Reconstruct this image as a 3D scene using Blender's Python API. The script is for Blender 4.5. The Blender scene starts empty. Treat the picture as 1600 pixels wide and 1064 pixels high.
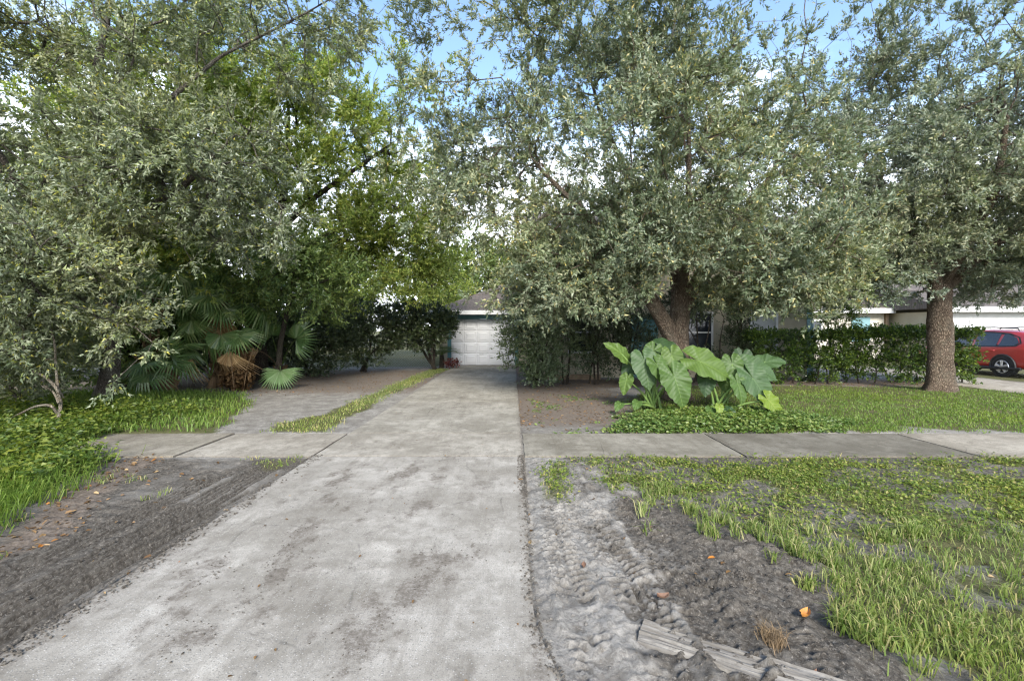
import bpy, math, random
import numpy as np
from mathutils import Vector, Matrix

random.seed(7)
RNG = np.random.default_rng(7)
SC = bpy.context.scene
COL = SC.collection

# ------------------------------------------------------------------ camera, sky, sun, exposure
CAM_H, FPX, CX, CY = 1.65, 700.0, 801.0, 515.0      # eye height, focal length and horizon in photo pixels
cam_d = bpy.data.cameras.new('camera')
cam_d.sensor_width = 36.0
cam_d.lens = 36.0 * FPX / 1600.0
cam_d.shift_y = -(532.0 - CY) / 1600.0
cam_d.shift_x = -(CX - 800.0) / 1600.0
cam_d.clip_start, cam_d.clip_end = 0.05, 2000.0
cam = bpy.data.objects.new('camera', cam_d)
cam.location = (0, 0, CAM_H)
cam.rotation_euler = (math.radians(90), 0, 0)
COL.objects.link(cam)
SC.camera = cam

SUN_EL, SUN_AZ = math.radians(33), math.atan2(0.14, -0.99)
world = bpy.data.worlds.new('World')
SC.world = world
world.use_nodes = True
nt = world.node_tree
nt.nodes.clear()
def wn(t, **kw):
    n = nt.nodes.new(t)
    for k, v in kw.items():
        setattr(n, k, v)
    return n
def wl(a, b):
    nt.links.new(a, b)
wout = wn('ShaderNodeOutputWorld')
bg = wn('ShaderNodeBackground')
bg.inputs['Strength'].default_value = 0.135
sky = wn('ShaderNodeTexSky', sky_type='NISHITA')
sky.sun_disc = False
sky.sun_elevation = SUN_EL
sky.sun_rotation = SUN_AZ
sky.air_density, sky.dust_density, sky.ozone_density = 1.0, 0.6, 1.6
tc = wn('ShaderNodeTexCoord')
sep = wn('ShaderNodeSeparateXYZ')
wl(tc.outputs['Generated'], sep.inputs[0])
mp = wn('ShaderNodeMapping')
mp.inputs['Scale'].default_value = (1.0, 1.0, 2.2)
wl(tc.outputs['Generated'], mp.inputs[0])
cn = wn('ShaderNodeTexNoise')
cn.inputs['Scale'].default_value = 2.6
cn.inputs['Detail'].default_value = 9
cn.inputs['Roughness'].default_value = 0.58
wl(mp.outputs[0], cn.inputs['Vector'])
mr = wn('ShaderNodeMapRange', interpolation_type='SMOOTHSTEP')      # low sky is whiter cloud
mr.inputs['From Min'].default_value = 0.10
mr.inputs['From Max'].default_value = 0.60
mr.inputs['To Min'].default_value = 0.56
mr.inputs['To Max'].default_value = -0.10
wl(sep.outputs['Z'], mr.inputs['Value'])
ad = wn('ShaderNodeMath', operation='ADD')
wl(mr.outputs[0], ad.inputs[0])
wl(cn.outputs['Fac'], ad.inputs[1])
cr = wn('ShaderNodeMapRange', interpolation_type='SMOOTHSTEP')
cr.inputs['From Min'].default_value = 0.56
cr.inputs['From Max'].default_value = 0.92
cr.inputs['To Max'].default_value = 0.95
wl(ad.outputs[0], cr.inputs['Value'])
mx = wn('ShaderNodeMix', data_type='RGBA')
mx.inputs['B'].default_value = (7.2, 7.6, 8.2, 1)
wl(cr.outputs[0], mx.inputs['Factor'])
wl(sky.outputs[0], mx.inputs['A'])
wl(mx.outputs['Result'], bg.inputs['Color'])
wl(bg.outputs[0], wout.inputs['Surface'])

sun_d = bpy.data.lights.new('sun', 'SUN')
sun_d.energy = 2.4
sun_d.angle = math.radians(18)
sun_d.color = (1.0, 0.955, 0.88)
sun = bpy.data.objects.new('sun', sun_d)
COL.objects.link(sun)
sv = Vector((math.sin(SUN_AZ) * math.cos(SUN_EL), math.cos(SUN_AZ) * math.cos(SUN_EL), math.sin(SUN_EL)))
sun.rotation_euler = sv.to_track_quat('Z', 'Y').to_euler()
sun.location = (0, -5, 30)

SC.view_settings.view_transform = 'Standard'
SC.view_settings.look = 'None'
SC.view_settings.exposure = 1.68
SC.view_settings.gamma = 1.0
SC.view_settings.use_curve_mapping = False
SC.cycles.max_bounces = 6
SC.cycles.diffuse_bounces = 3
SC.cycles.glossy_bounces = 2
SC.cycles.transmission_bounces = 3
SC.cycles.use_denoising = True
SC.cycles.sample_clamp_indirect = 4.0
SC.cycles.filter_width = 1.25

# ------------------------------------------------------------------ helpers
def G(px, py):
    """ground point seen at a photo pixel"""
    Y = CAM_H * FPX / (py - CY)
    return np.array([(px - CX) / FPX * Y, Y, 0.0])
def P(px, py, Y):
    """point seen at a photo pixel at a known distance"""
    return np.array([(px - CX) / FPX * Y, Y, CAM_H - (py - CY) / FPX * Y])

_TAB = np.random.default_rng(3).random((64, 256, 256))
def vnoise(x, y, scale, seed=0):
    x = np.asarray(x, float) / scale + 31.7 * seed
    y = np.asarray(y, float) / scale + 17.3 * seed
    xi, yi = np.floor(x).astype(int), np.floor(y).astype(int)
    fx, fy = x - xi, y - yi
    fx = fx * fx * (3 - 2 * fx); fy = fy * fy * (3 - 2 * fy)
    t = _TAB[seed % 64]
    a, b = t[xi & 255, yi & 255], t[(xi + 1) & 255, yi & 255]
    c, d = t[xi & 255, (yi + 1) & 255], t[(xi + 1) & 255, (yi + 1) & 255]
    return (a + (b - a) * fx) * (1 - fy) + (c + (d - c) * fx) * fy
def fbm(x, y, scale, seed=0, oct=4, gain=0.5):
    s, a, tot = 0.0, 1.0, 0.0
    for o in range(oct):
        s = s + a * vnoise(x, y, scale / 2 ** o, seed + o)
        tot += a; a *= gain
    return s / tot                                                   # 0..1
def sstep(a, b, x):
    t = np.clip((x - a) / (b - a), 0, 1)
    return t * t * (3 - 2 * t)
def polysd(poly, x, y):
    """signed distance to a polygon, positive inside"""
    x = np.asarray(x, float); y = np.asarray(y, float)
    d = np.full(x.shape, 1e9); ins = np.zeros(x.shape, bool)
    n = len(poly)
    for i in range(n):
        ax, ay = poly[i][0], poly[i][1]; bx, by = poly[(i + 1) % n][0], poly[(i + 1) % n][1]
        ex, ey = bx - ax, by - ay
        t = np.clip(((x - ax) * ex + (y - ay) * ey) / (ex * ex + ey * ey + 1e-12), 0, 1)
        d = np.minimum(d, np.hypot(x - ax - t * ex, y - ay - t * ey))
        c = ((ay > y) != (by > y)) & (x < ex * (y - ay) / (by - ay + 1e-12) + ax)
        ins ^= c
    return np.where(ins, d, -d)
def norm(v):
    v = np.asarray(v, float)
    return v / (np.linalg.norm(v, axis=-1, keepdims=True) + 1e-12)

class Acc:
    """collects triangles and quads, builds one mesh"""
    def __init__(s):
        s.v = []; s.f = []; s.n = 0
    def add(s, v, f):
        v = np.asarray(v, float).reshape(-1, 3)
        if isinstance(f, list) and len({len(q) for q in f}) > 1:
            fs = [np.array([q for q in f if len(q) == n_], np.int64) for n_ in sorted({len(q) for q in f})]
        else: fs = [np.asarray(f, np.int64)]
        s.v.append(v)
        for q in fs: s.f.append(q + s.n)
        s.n += len(v)
        return s
    def box(s, lo, hi):
        x0, y0, z0 = lo; x1, y1, z1 = hi
        v = [(x0,y0,z0),(x1,y0,z0),(x1,y1,z0),(x0,y1,z0),(x0,y0,z1),(x1,y0,z1),(x1,y1,z1),(x0,y1,z1)]
        return s.add(v, [(0,3,2,1),(4,5,6,7),(0,1,5,4),(1,2,6,5),(2,3,7,6),(3,0,4,7)])
    def bar(s, a, b, r, sides=6):
        return s.tube([a, b], [r, r], sides, cap=True)
    def tube(s, pts, rad, sides=6, cap=False, disp=None):
        pts = np.asarray(pts, float); rad = np.asarray(rad, float); K = len(pts)
        tan = np.gradient(pts, axis=0) if K > 2 else np.repeat((pts[1] - pts[0])[None], 2, 0)
        tan = norm(tan)
        ref = np.array([1.0, 0, 0]) if abs(tan[0][0]) < 0.8 else np.array([0, 1.0, 0])
        u = np.zeros_like(pts); u[0] = norm(np.cross(tan[0], ref))
        for i in range(1, K):
            q = u[i - 1] - tan[i] * np.dot(u[i - 1], tan[i])
            u[i] = q / (np.linalg.norm(q) + 1e-9)
        w = np.cross(tan, u)
        th = np.arange(sides) * 2 * math.pi / sides
        r = rad[:, None] * np.ones((1, sides))
        if disp is not None:
            r = r * disp(np.arange(K)[:, None], th[None, :], pts)
        v = pts[:, None, :] + r[..., None] * (np.cos(th)[None, :, None] * u[:, None, :] + np.sin(th)[None, :, None] * w[:, None, :])
        i = np.arange(K - 1)[:, None] * sides; j = np.arange(sides)[None, :]; k = (j + 1) % sides
        f = np.stack([i + j, i + k, i + sides + k, i + sides + j], -1).reshape(-1, 4)
        s.add(v.reshape(-1, 3), f)
        if cap:
            for e, flip in ((0, True), (K - 1, False)):
                c = v[e].mean(0)
                idx = np.arange(sides)
                ff = np.stack([np.full(sides, sides), idx, (idx + 1) % sides], -1)
                if flip: ff = ff[:, ::-1]
                s.add(np.vstack([v[e], c[None]]), ff)
        return s
    def mesh(s, name, smooth=False):
        me = bpy.data.meshes.new(name)
        if not s.v: return me
        v = np.concatenate(s.v)
        idx = np.concatenate([f.reshape(-1) for f in s.f])
        tot = np.concatenate([np.full(len(f), f.shape[1]) for f in s.f])
        start = np.concatenate([[0], np.cumsum(tot)[:-1]])
        me.vertices.add(len(v)); me.vertices.foreach_set('co', v.astype(np.float32).reshape(-1))
        me.loops.add(len(idx)); me.loops.foreach_set('vertex_index', idx.astype(np.int32))
        me.polygons.add(len(tot)); me.polygons.foreach_set('loop_start', start.astype(np.int32))
        me.update(calc_edges=True)
        me.polygons.foreach_set('use_smooth', np.full(len(tot), bool(smooth)))
        me.update()
        return me
    def build(s, name, mat, parent=None, smooth=False, kind=None):
        return link(name, s.mesh(name, smooth), mat, parent, kind)

def link(name, me, mat=None, parent=None, kind=None):
    o = bpy.data.objects.new(name, me)
    COL.objects.link(o)
    if mat is not None and len(me.materials) == 0: me.materials.append(mat)
    if parent is not None: o.parent = parent
    if kind: o['kind'] = kind
    return o
def tag(o, label, cat, group=None, kind=None):
    o['label'] = label; o['category'] = cat
    if group: o['group'] = group
    if kind: o['kind'] = kind
    return o
def thing(name, label, cat, loc=(0, 0, 0), group=None):
    o = bpy.data.objects.new(name, None)
    COL.objects.link(o)
    o.location = [float(c) for c in loc]
    o.empty_display_size = 0.2
    return tag(o, label, cat, group)
def struct(name, loc=(0, 0, 0)):
    o = bpy.data.objects.new(name, None)
    COL.objects.link(o); o.location = loc; o['kind'] = 'structure'
    return o
def copy_tree(o, parent=None):
    c = o.copy(); COL.objects.link(c); c.parent = parent
    for ch in list(o.children):
        copy_tree(ch, c)
    return c

# ------------------------------------------------------------------ materials
def newmat(name):
    m = bpy.data.materials.new(name); m.use_nodes = True
    t = m.node_tree; t.nodes.clear()
    out = t.nodes.new('ShaderNodeOutputMaterial')
    b = t.nodes.new('ShaderNodeBsdfPrincipled')
    t.links.new(b.outputs[0], out.inputs['Surface'])
    return m, t, b, out
def N(t, typ, ins=None, **kw):
    n = t.nodes.new(typ)
    for k, v in kw.items(): setattr(n, k, v)
    for k, v in (ins or {}).items():
        if isinstance(v, bpy.types.NodeSocket): t.links.new(v, n.inputs[k])
        else: n.inputs[k].default_value = v
    return n
def c4(c): return (c[0], c[1], c[2], 1.0)
def mixc(t, fac, a, b, blend='MIX'):
    n = t.nodes.new('ShaderNodeMix'); n.data_type = 'RGBA'; n.blend_type = blend
    for k, v in (('Factor', fac), ('A', a), ('B', b)):
        if isinstance(v, bpy.types.NodeSocket): t.links.new(v, n.inputs[k])
        elif k == 'Factor': n.inputs[k].default_value = v
        else: n.inputs[k].default_value = c4(v)
    return n.outputs['Result']
def rng(t, v, a, b, lo=0.0, hi=1.0):
    n = N(t, 'ShaderNodeMapRange', {'Value': v, 'From Min': a, 'From Max': b, 'To Min': lo, 'To Max': hi})
    return n.outputs[0]
def noise(t, vec, scale, detail=4, rough=0.55):
    return N(t, 'ShaderNodeTexNoise', {'Vector': vec, 'Scale': scale, 'Detail': detail, 'Roughness': rough}).outputs['Fac']
def pos(t):
    return N(t, 'ShaderNodeNewGeometry').outputs['Position']
def objc(t):
    return N(t, 'ShaderNodeTexCoord').outputs['Object']
def math_(t, op, a, b=0.0):
    n = t.nodes.new('ShaderNodeMath'); n.operation = op
    for i, v in enumerate((a, b)):
        if isinstance(v, bpy.types.NodeSocket): t.links.new(v, n.inputs[i])
        else: n.inputs[i].default_value = v
    return n.outputs[0]
def bump(t, b, h, strength, dist):
    n = N(t, 'ShaderNodeBump', {'Height': h, 'Strength': strength, 'Distance': dist})
    t.links.new(n.outputs[0], b.inputs['Normal'])

def mat_plain(name, c, c2=None, scale=6.0, rough=0.7, metal=0.0, bmp=0.0, bscale=60, spec=0.4, coat=0.0):
    m, t, b, o = newmat(name)
    p = objc(t)
    if c2 is None: c2 = tuple(x * 0.75 for x in c)
    f = rng(t, noise(t, p, scale, 6, 0.65), 0.35, 0.68)
    t.links.new(mixc(t, f, c, c2), b.inputs['Base Color'])
    b.inputs['Roughness'].default_value = rough
    b.inputs['Metallic'].default_value = metal
    b.inputs['Specular IOR Level'].default_value = spec
    b.inputs['Coat Weight'].default_value = coat
    if bmp: bump(t, b, noise(t, p, bscale, 4), bmp, 0.01)
    return m

def mat_leaf(name, cols, trans=0.3, rough=0.42, spec=0.5, tcol=1.5):
    """cols: list of (position, colour); each leaf island takes its own colour"""
    m, t, b, out = newmat(name)
    g = N(t, 'ShaderNodeNewGeometry')
    ramp = N(t, 'ShaderNodeValToRGB')
    t.links.new(g.outputs['Random Per Island'], ramp.inputs[0])
    e = ramp.color_ramp.elements
    while len(e) > 1: e.remove(e[-1])
    e[0].position, e[0].color = cols[0][0], c4(cols[0][1])
    for p_, c_ in cols[1:]:
        q = e.new(p_); q.color = c4(c_)
    nz = noise(t, g.outputs['Position'], 0.9, 3)
    col = mixc(t, rng(t, nz, 0.35, 0.65), ramp.outputs[0], (0.62, 0.72, 0.55), 'MULTIPLY')
    col = mixc(t, 0.5, col, ramp.outputs[0])
    col = mixc(t, rng(t, noise(t, g.outputs['Position'], 0.38, 3), 0.46, 0.66), col, mixc(t, 1.0, col, (1.12, 1.05, 0.82), 'MULTIPLY'))
    t.links.new(col, b.inputs['Base Color'])
    b.inputs['Roughness'].default_value = rough
    b.inputs['Specular IOR Level'].default_value = spec
    tr = N(t, 'ShaderNodeBsdfTranslucent')
    t.links.new(mixc(t, 1.0, col, (tcol, tcol * 1.05, tcol * 0.55), 'MULTIPLY'), tr.inputs['Color'])
    ms = N(t, 'ShaderNodeMixShader', {0: trans})
    t.links.new(b.outputs[0], ms.inputs[1]); t.links.new(tr.outputs[0], ms.inputs[2])
    t.links.new(ms.outputs[0], out.inputs['Surface'])
    return m

def mat_bark(name, a, b_, lichen=(0.22, 0.22, 0.17), lf=0.35):
    m, t, b, out = newmat(name)
    p = pos(t)
    mp_ = N(t, 'ShaderNodeMapping', {'Vector': p, 'Scale': (1, 1, 0.24)}).outputs[0]
    v = N(t, 'ShaderNodeTexVoronoi', {'Vector': mp_, 'Scale': 44.0}, feature='DISTANCE_TO_EDGE').outputs['Distance']
    n1 = noise(t, mp_, 15, 9, 0.8)
    h = math_(t, 'ADD', math_(t, 'MULTIPLY', rng(t, v, 0.0, 0.28), 0.7), math_(t, 'MULTIPLY', n1, 1.5))
    col = mixc(t, rng(t, h, 0.75, 1.50), b_, a)
    col = mixc(t, math_(t, 'MULTIPLY', rng(t, noise(t, p, 3.1, 5, 0.7), 0.48, 0.66), lf), col, lichen)
    t.links.new(col, b.inputs['Base Color'])
    b.inputs['Roughness'].default_value = 0.9
    b.inputs['Specular IOR Level'].default_value = 0.2
    bump(t, b, h, 1.0, 0.05)
    return m

M = {}
M['bark'] = mat_bark('oak_bark', (0.304, 0.234, 0.170), (0.082, 0.058, 0.042))
M['bark_grey'] = mat_bark('grey_bark', (0.230, 0.200, 0.166), (0.072, 0.060, 0.049), (0.281, 0.272, 0.230), 0.6)
M['bark_dark'] = mat_bark('dark_bark', (0.10, 0.08, 0.06), (0.03, 0.024, 0.02), (0.13, 0.13, 0.09), 0.4)
M['bark_pale'] = mat_bark('pale_twig_bark', (0.378, 0.333, 0.261), (0.198, 0.162, 0.117), (0.360, 0.360, 0.306), 0.5)
M['leaf_oak'] = mat_leaf('oak_leaves', [(0, (0.107, 0.147, 0.084)), (.35, (0.167, 0.206, 0.130)), (.7, (0.236, 0.265, 0.190)), (.93, (0.314, 0.321, 0.223)), (.98, (0.472, 0.385, 0.149))], 0.22, 0.48, 0.45)
M['leaf_oak2'] = mat_leaf('grey_oak_leaves', [(0, (0.106, 0.143, 0.099)), (.35, (0.170, 0.207, 0.158)), (.75, (0.266, 0.296, 0.247)), (.95, (0.357, 0.359, 0.269))], 0.2, 0.48, 0.45)
M['leaf_silver'] = mat_leaf('silvery_leaves', [(0, (0.105, 0.140, 0.075)), (.4, (0.184, 0.208, 0.135)), (.8, (0.297, 0.315, 0.223)), (.94, (0.227, 0.278, 0.069)), (.985, (0.424, 0.376, 0.080))], 0.22, 0.48, 0.45)
M['leaf_yellow'] = mat_leaf('yellow_green_leaves', [(0, (0.109, 0.161, 0.036)), (.4, (0.191, 0.254, 0.059)), (.75, (0.283, 0.338, 0.084)), (.95, (0.401, 0.389, 0.119))], 0.38, 0.45, 0.4)
M['leaf_green'] = mat_leaf('mid_green_leaves', [(0, (0.063, 0.109, 0.034)), (.5, (0.126, 0.187, 0.055)), (.9, (0.215, 0.265, 0.086))], 0.3, 0.4, 0.5)
M['leaf_dark'] = mat_leaf('dark_glossy_leaves', [(0, (0.029, 0.049, 0.023)), (.5, (0.056, 0.082, 0.038)), (.9, (0.106, 0.130, 0.065))], 0.12, 0.30, 0.6)
M['leaf_hedge'] = mat_leaf('hedge_leaves', [(0, (0.029, 0.057, 0.017)), (.5, (0.063, 0.109, 0.025)), (.85, (0.115, 0.184, 0.034)), (.97, (0.207, 0.276, 0.046))], 0.3, 0.33, 0.5)
M['leaf_shrub'] = mat_leaf('shrub_leaves', [(0, (0.061, 0.091, 0.048)), (.5, (0.112, 0.155, 0.080)), (.9, (0.194, 0.238, 0.142))], 0.15, 0.30, 0.6)
M['leaf_far'] = mat_leaf('far_tree_leaves', [(0, (0.069, 0.103, 0.034)), (.5, (0.115, 0.161, 0.057)), (.9, (0.207, 0.230, 0.092))], 0.3, 0.5, 0.3)
M['weed'] = mat_leaf('weed_leaves', [(0, (0.039, 0.065, 0.013)), (.18, (0.054, 0.096, 0.016)), (.5, (0.104, 0.151, 0.024)), (.9, (0.185, 0.215, 0.040))], 0.35, 0.45, 0.35)
M['cover'] = mat_leaf('ground_cover_leaves', [(0, (0.074, 0.121, 0.024)), (.5, (0.149, 0.195, 0.035)), (.85, (0.235, 0.263, 0.054)), (.97, (0.323, 0.283, 0.106))], 0.3, 0.5, 0.3)
M['ivy'] = mat_leaf('vine_cover_leaves', [(0, (0.056, 0.105, 0.024)), (.5, (0.104, 0.167, 0.039)), (.9, (0.180, 0.222, 0.067))], 0.28, 0.42, 0.4)
M['grass'] = mat_leaf('grass_blades', [(0, (0.106, 0.163, 0.038)), (.45, (0.187, 0.242, 0.066)), (.8, (0.275, 0.301, 0.114)), (.95, (0.423, 0.361, 0.198))], 0.35, 0.5, 0.3)
M['grass_bright'] = mat_leaf('lush_grass_blades', [(0, (0.081, 0.147, 0.024)), (.5, (0.139, 0.216, 0.041)), (.9, (0.215, 0.275, 0.071))], 0.35, 0.5, 0.3)
M['litter'] = mat_leaf('fallen_leaf_litter', [(0, (0.076, 0.043, 0.021)), (.4, (0.145, 0.081, 0.038)), (.75, (0.238, 0.145, 0.072)), (.92, (0.357, 0.255, 0.145)), (.975, (0.357, 0.136, 0.025))], 0.1, 0.7, 0.2)
M['palm'] = mat_leaf('palm_fronds', [(0, (0.081, 0.152, 0.054)), (.6, (0.135, 0.216, 0.081)), (1, (0.216, 0.279, 0.126))], 0.25, 0.36, 0.5)
M['palm_pale'] = mat_leaf('pale_palm_frond', [(0, (0.13, 0.22, 0.085)), (1, (0.20, 0.28, 0.15))], 0.2, 0.34, 0.5)
M['palm_dead'] = mat_leaf('dead_palm_frond', [(0, (0.221, 0.132, 0.066)), (1, (0.397, 0.276, 0.166))], 0.1, 0.8, 0.15)
M['dead_brown'] = mat_leaf('dry_brown_leaves', [(0, (0.040, 0.021, 0.009)), (.6, (0.087, 0.046, 0.019)), (1, (0.142, 0.089, 0.044))], 0.1, 0.75, 0.2)
M['stalk'] = mat_plain('leaf_stalk', (0.16, 0.24, 0.06), (0.10, 0.17, 0.05), 8, 0.45)
M['stalk_brown'] = mat_plain('dry_stalk', (0.188, 0.120, 0.060), (0.105, 0.068, 0.038), 8, 0.8)

def mat_ear(name, base, vein):
    m, t, b, out = newmat(name)
    p = objc(t)
    xyz = N(t, 'ShaderNodeSeparateXYZ', {0: p}).outputs
    ax = math_(t, 'ABSOLUTE', xyz[0])
    wob = math_(t, 'MULTIPLY', math_(t, 'SUBTRACT', noise(t, p, 6, 2), 0.5), 0.02)
    ph = math_(t, 'DIVIDE', math_(t, 'ADD', math_(t, 'SUBTRACT', xyz[1], math_(t, 'MULTIPLY', ax, 0.62)), wob), 0.078)
    dd = math_(t, 'ABSOLUTE', math_(t, 'SUBTRACT', math_(t, 'FRACT', ph), 0.5))
    lat = rng(t, dd, 0.435, 0.49)
    mid = rng(t, ax, 0.013, 0.004)
    vf = math_(t, 'MAXIMUM', math_(t, 'MULTIPLY', lat, 0.55), mid)
    c = mixc(t, rng(t, noise(t, p, 5, 3), 0.3, 0.7), base, tuple(x * 0.74 for x in base))
    c = mixc(t, math_(t, 'MULTIPLY', rng(t, dd, 0.15, 0.5), 0.12), c, vein)
    col = mixc(t, vf, c, vein)
    t.links.new(col, b.inputs['Base Color'])
    b.inputs['Roughness'].default_value = 0.52
    b.inputs['Specular IOR Level'].default_value = 0.35
    bump(t, b, rng(t, dd, 0.0, 0.5), 0.3, 0.012)
    tr = N(t, 'ShaderNodeBsdfTranslucent')
    t.links.new(mixc(t, 1.0, col, (1.5, 1.5, 0.6), 'MULTIPLY'), tr.inputs['Color'])
    ms = N(t, 'ShaderNodeMixShader', {0: 0.28})
    t.links.new(b.outputs[0], ms.inputs[1]); t.links.new(tr.outputs[0], ms.inputs[2])
    t.links.new(ms.outputs[0], out.inputs['Surface'])
    return m
M['ear_blue'] = mat_ear('ear_leaf_blue_green', (0.059, 0.109, 0.039), (0.082, 0.139, 0.054))
M['ear_green'] = mat_ear('ear_leaf_green', (0.067, 0.122, 0.027), (0.094, 0.156, 0.038))
M['ear_bright'] = mat_ear('ear_leaf_bright', (0.088, 0.147, 0.030), (0.123, 0.188, 0.042))
M['ear_dark'] = mat_ear('ear_leaf_dark', (0.034, 0.071, 0.024), (0.047, 0.092, 0.033))
M['ear_yellow'] = mat_ear('ear_leaf_yellowing', (0.141, 0.207, 0.020), (0.196, 0.242, 0.046))

def mat_concrete(name, base):
    m, t, b, out = newmat(name)
    p = pos(t)
    oi = N(t, 'ShaderNodeObjectInfo')
    sc_ = lambda k: tuple(min(1, x * k) for x in base)
    shift = lambda x, y, sx=1, sy=1: N(t, 'ShaderNodeMapping', {'Vector': p, 'Location': (x, y, 0), 'Scale': (sx, sy, 1)}).outputs[0]
    lay = lambda col, f, k, c: mixc(t, math_(t, 'MULTIPLY', f, k), col, c)
    big = noise(t, p, 0.9, 6, 0.62)
    med = noise(t, p, 5.5, 7, 0.72)
    col = mixc(t, rng(t, big, 0.40, 0.60), sc_(1.18), (base[0] * .76, base[1] * .745, base[2] * .715))
    col = lay(col, rng(t, med, 0.45, 0.62), 0.62, (base[0] * .56, base[1] * .54, base[2] * .50))
    col = lay(col, rng(t, noise(t, shift(3.1, 9.4), 2.1, 9, 0.75), 0.53, 0.64), 0.55, sc_(1.5))       # pale scoured patches
    col = lay(col, rng(t, noise(t, shift(0, 0, 4.2, 0.5), 1.3, 9, 0.78), 0.50, 0.66), 0.55, (base[0] * .50, base[1] * .47, base[2] * .43))   # wheel streaks
    col = lay(col, rng(t, noise(t, shift(7.3, 2.2, 1.6, 0.8), 1.7, 10, 0.80), 0.555, 0.64), 0.60, (0.13, 0.112, 0.09))       # soil smears
    gate = rng(t, noise(t, shift(1.5, 4.0), 1.15, 4, 0.6), 0.46, 0.58)
    col = lay(col, math_(t, 'MULTIPLY', rng(t, noise(t, shift(0, 0, 1.2, 0.8), 13, 7, 0.85), 0.575, 0.63), gate), 0.85, (0.07, 0.06, 0.05))   # trodden crumbs
    hair = N(t, 'ShaderNodeTexVoronoi', {'Vector': mixc(t, 0.12, p, N(t, 'ShaderNodeTexNoise', {'Vector': p, 'Scale': 2.5, 'Detail': 6.0}).outputs['Color']), 'Scale': 0.75}, feature='DISTANCE_TO_EDGE').outputs['Distance']
    col = lay(col, math_(t, 'MULTIPLY', rng(t, hair, 0.006, 0.001), rng(t, big, 0.5, 0.6)), 0.7, sc_(0.3))          # hairline cracks
    vo = N(t, 'ShaderNodeTexVoronoi', {'Vector': p, 'Scale': 85.0, 'Randomness': 1.0})
    pick = N(t, 'ShaderNodeSeparateColor', {0: vo.outputs['Color']}).outputs
    agg = math_(t, 'MULTIPLY', rng(t, vo.outputs['Distance'], 0.42, 0.20), rng(t, pick[0], 0.66, 0.78))
    agd = math_(t, 'MULTIPLY', rng(t, vo.outputs['Distance'], 0.48, 0.25), rng(t, pick[1], 0.62, 0.78))
    col = lay(col, agg, 0.45, (0.56, 0.54, 0.50))
    col = lay(col, agd, 0.60, sc_(0.40))
    fine = noise(t, p, 150, 3, 0.75)
    col = lay(col, rng(t, fine, 0.46, 0.68), 0.55, sc_(0.45))
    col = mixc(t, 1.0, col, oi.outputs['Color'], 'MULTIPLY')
    at = N(t, 'ShaderNodeAttribute', attribute_name='soil')
    rough_n = noise(t, p, 22, 9, 0.9)
    sf = math_(t, 'ADD', at.outputs['Fac'], math_(t, 'MULTIPLY', math_(t, 'SUBTRACT', rough_n, 0.5), 5.5))
    col = lay(col, rng(t, at.outputs['Fac'], 0.1, 1.0), 0.30, (0.175, 0.150, 0.122))
    col = lay(col, rng(t, sf, 0.55, 1.15), 0.72, (0.105, 0.088, 0.070))
    t.links.new(col, b.inputs['Base Color'])
    b.inputs['Roughness'].default_value = 0.9
    b.inputs['Specular IOR Level'].default_value = 0.2
    hh = math_(t, 'ADD', math_(t, 'MULTIPLY', fine, 0.6), math_(t, 'ADD', med, math_(t, 'MULTIPLY', agg, 0.6)))
    bump(t, b, hh, 0.4, 0.008)
    return m
M['concrete'] = mat_concrete('driveway_concrete', (0.325, 0.302, 0.262))

def mat_ground():
    m, t, b, out = newmat('soil_and_turf')
    p = pos(t)
    a = N(t, 'ShaderNodeAttribute', attribute_name='zone')        # r turf, g dark damp soil, b leaf litter
    s = N(t, 'ShaderNodeSeparateColor', {0: a.outputs['Color']})
    n1 = noise(t, p, 3.0, 8, 0.7); n2 = noise(t, p, 26, 6, 0.75); n3 = noise(t, p, 75, 7, 0.85)
    sand = mixc(t, rng(t, n1, 0.35, 0.65), (0.335, 0.315, 0.280), (0.235, 0.218, 0.19))
    sand = mixc(t, math_(t, 'MULTIPLY', rng(t, n2, 0.46, 0.60), 0.65), sand, (0.125, 0.113, 0.097))
    dark = mixc(t, rng(t, n2, 0.40, 0.62), (0.055, 0.047, 0.038), (0.146, 0.130, 0.108))
    f = rng(t, math_(t, 'ADD', s.outputs[1], math_(t, 'MULTIPLY', math_(t, 'SUBTRACT', n1, 0.5), 1.1)), 0.22, 0.75)
    soil = mixc(t, f, sand, dark)
    soil = mixc(t, math_(t, 'MULTIPLY', rng(t, noise(t, p, 48, 8, 0.85), 0.55, 0.62), 0.55), soil, (0.431, 0.391, 0.335))
    soil = mixc(t, math_(t, 'MULTIPLY', rng(t, n3, 0.52, 0.62), 0.45), soil, (0.059, 0.052, 0.041))
    lit = mixc(t, rng(t, n2, 0.4, 0.62), (0.113, 0.088, 0.067), (0.196, 0.161, 0.129))
    lf = rng(t, math_(t, 'ADD', s.outputs[2], math_(t, 'MULTIPLY', math_(t, 'SUBTRACT', n2, 0.5), 1.1)), 0.35, 0.75)
    soil = mixc(t, lf, soil, lit)
    turf = mixc(t, rng(t, n1, 0.38, 0.62), (0.085, 0.092, 0.030), (0.125, 0.115, 0.055))
    turf = mixc(t, rng(t, n2, 0.48, 0.7), turf, (0.050, 0.050, 0.026))
    tf = rng(t, math_(t, 'ADD', s.outputs[0], math_(t, 'MULTIPLY', math_(t, 'SUBTRACT', n2, 0.5), 1.0)), 0.35, 0.70)
    t.links.new(mixc(t, tf, soil, turf), b.inputs['Base Color'])
    b.inputs['Roughness'].default_value = 0.95
    b.inputs['Specular IOR Level'].default_value = 0.15
    bump(t, b, math_(t, 'ADD', n2, math_(t, 'MULTIPLY', n3, 0.7)), 0.65, 0.03)
    return m
M['ground'] = mat_ground()
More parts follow.
